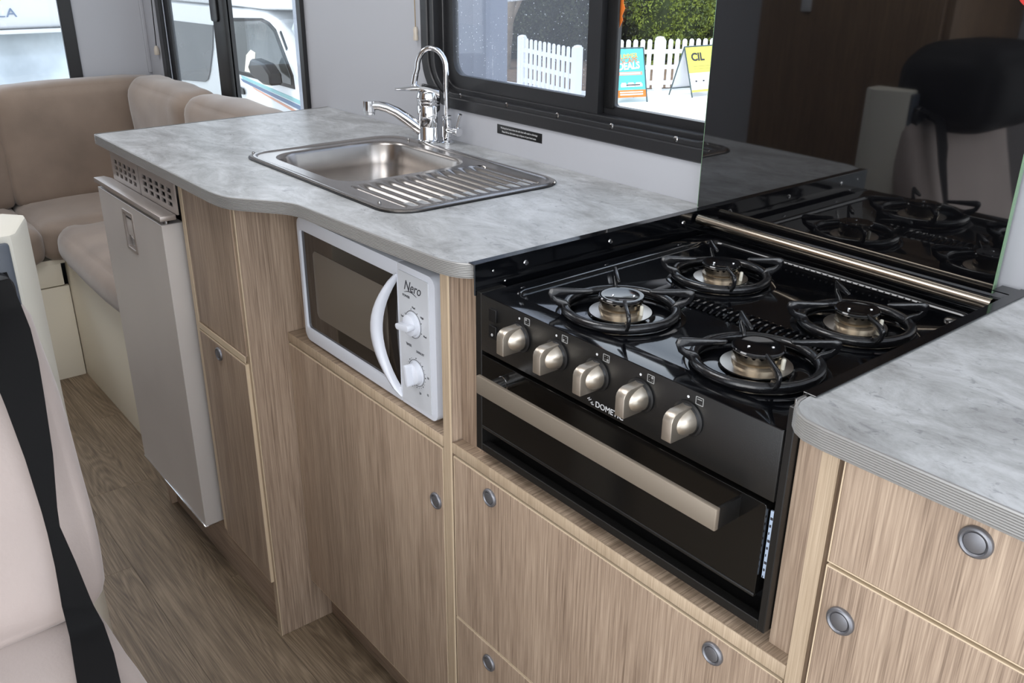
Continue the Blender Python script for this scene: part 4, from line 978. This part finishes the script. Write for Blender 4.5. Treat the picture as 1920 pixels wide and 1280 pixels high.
LB = leaves(16000, 1.7, 1.7, 1.9, .050, 3); LD = leaves(13000, 1.9, 1.7, 2.3, .055, 4); LB.materials.append(leafbright); LD.materials.append(leafdark)
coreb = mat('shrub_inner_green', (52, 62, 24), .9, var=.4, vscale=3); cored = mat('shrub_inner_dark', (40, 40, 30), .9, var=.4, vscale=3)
def shrub(x, y_, z_, me, cm, rx, label, sc=1.0):
    t = thing('shrub', (x, y_, -.7), label, 'shrub', 'shrubs behind the picket fence')
    o = bpy.data.objects.new('foliage', me); COL.objects.link(o); o.parent = t; o.location = (0, 0, z_+.7); o.scale = (sc, sc, sc); o['kind'] = 'stuff'
    c = obj('inner_mass', core(*rx), cm, t, loc=(x, y_, z_)); c.scale = (sc, sc, sc)
    obj('stem', tube(B(), [(x, y_, -.7), (x+.05, y_, z_)], [.09, .05], 8), bark, t)
def prow(lst, me, cm, rx):
    for x, y_, z_, sc, lb in lst: shrub(x, y_, z_, me, cm, rx, lb, sc)
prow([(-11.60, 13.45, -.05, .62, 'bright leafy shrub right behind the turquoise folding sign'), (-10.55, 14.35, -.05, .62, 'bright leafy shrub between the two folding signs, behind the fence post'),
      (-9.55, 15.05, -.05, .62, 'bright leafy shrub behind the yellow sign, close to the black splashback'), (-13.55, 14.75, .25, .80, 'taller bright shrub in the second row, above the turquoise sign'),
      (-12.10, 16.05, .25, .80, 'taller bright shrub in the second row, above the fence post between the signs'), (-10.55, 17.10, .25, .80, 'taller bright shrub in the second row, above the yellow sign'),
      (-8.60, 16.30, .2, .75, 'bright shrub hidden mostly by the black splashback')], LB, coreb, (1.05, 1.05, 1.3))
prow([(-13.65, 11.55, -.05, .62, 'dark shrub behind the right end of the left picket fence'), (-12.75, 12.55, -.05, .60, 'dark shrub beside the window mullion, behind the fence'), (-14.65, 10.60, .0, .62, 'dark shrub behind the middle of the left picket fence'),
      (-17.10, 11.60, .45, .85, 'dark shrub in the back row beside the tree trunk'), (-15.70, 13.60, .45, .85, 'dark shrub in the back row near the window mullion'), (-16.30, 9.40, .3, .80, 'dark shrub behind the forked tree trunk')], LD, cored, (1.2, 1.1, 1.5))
tr_ = thing('tree', (-12.30, 9.95, -.7), 'tree with pale forked trunk behind the left end of the picket fence', 'tree')
obj('trunk', tube(B(), [(-12.30, 9.95, -.7), (-12.27, 10.0, .1), (-12.19, 10.06, .9), (-12.10, 10.15, 1.8), (-12.0, 10.3, 3.2)], [.09, .08, .07, .06, .05], 12), bark, tr_)
obj('branch', tube(B(), [(-12.29, 9.96, -.1), (-12.22, 10.06, .25), (-12.05, 10.25, .8), (-11.85, 10.6, 1.8)], [.055, .05, .045, .03], 10), bark, tr_)
o = bpy.data.objects.new('foliage', LD); COL.objects.link(o); o.parent = tr_; o.location = (.3, .4, 4.6); o['kind'] = 'stuff'
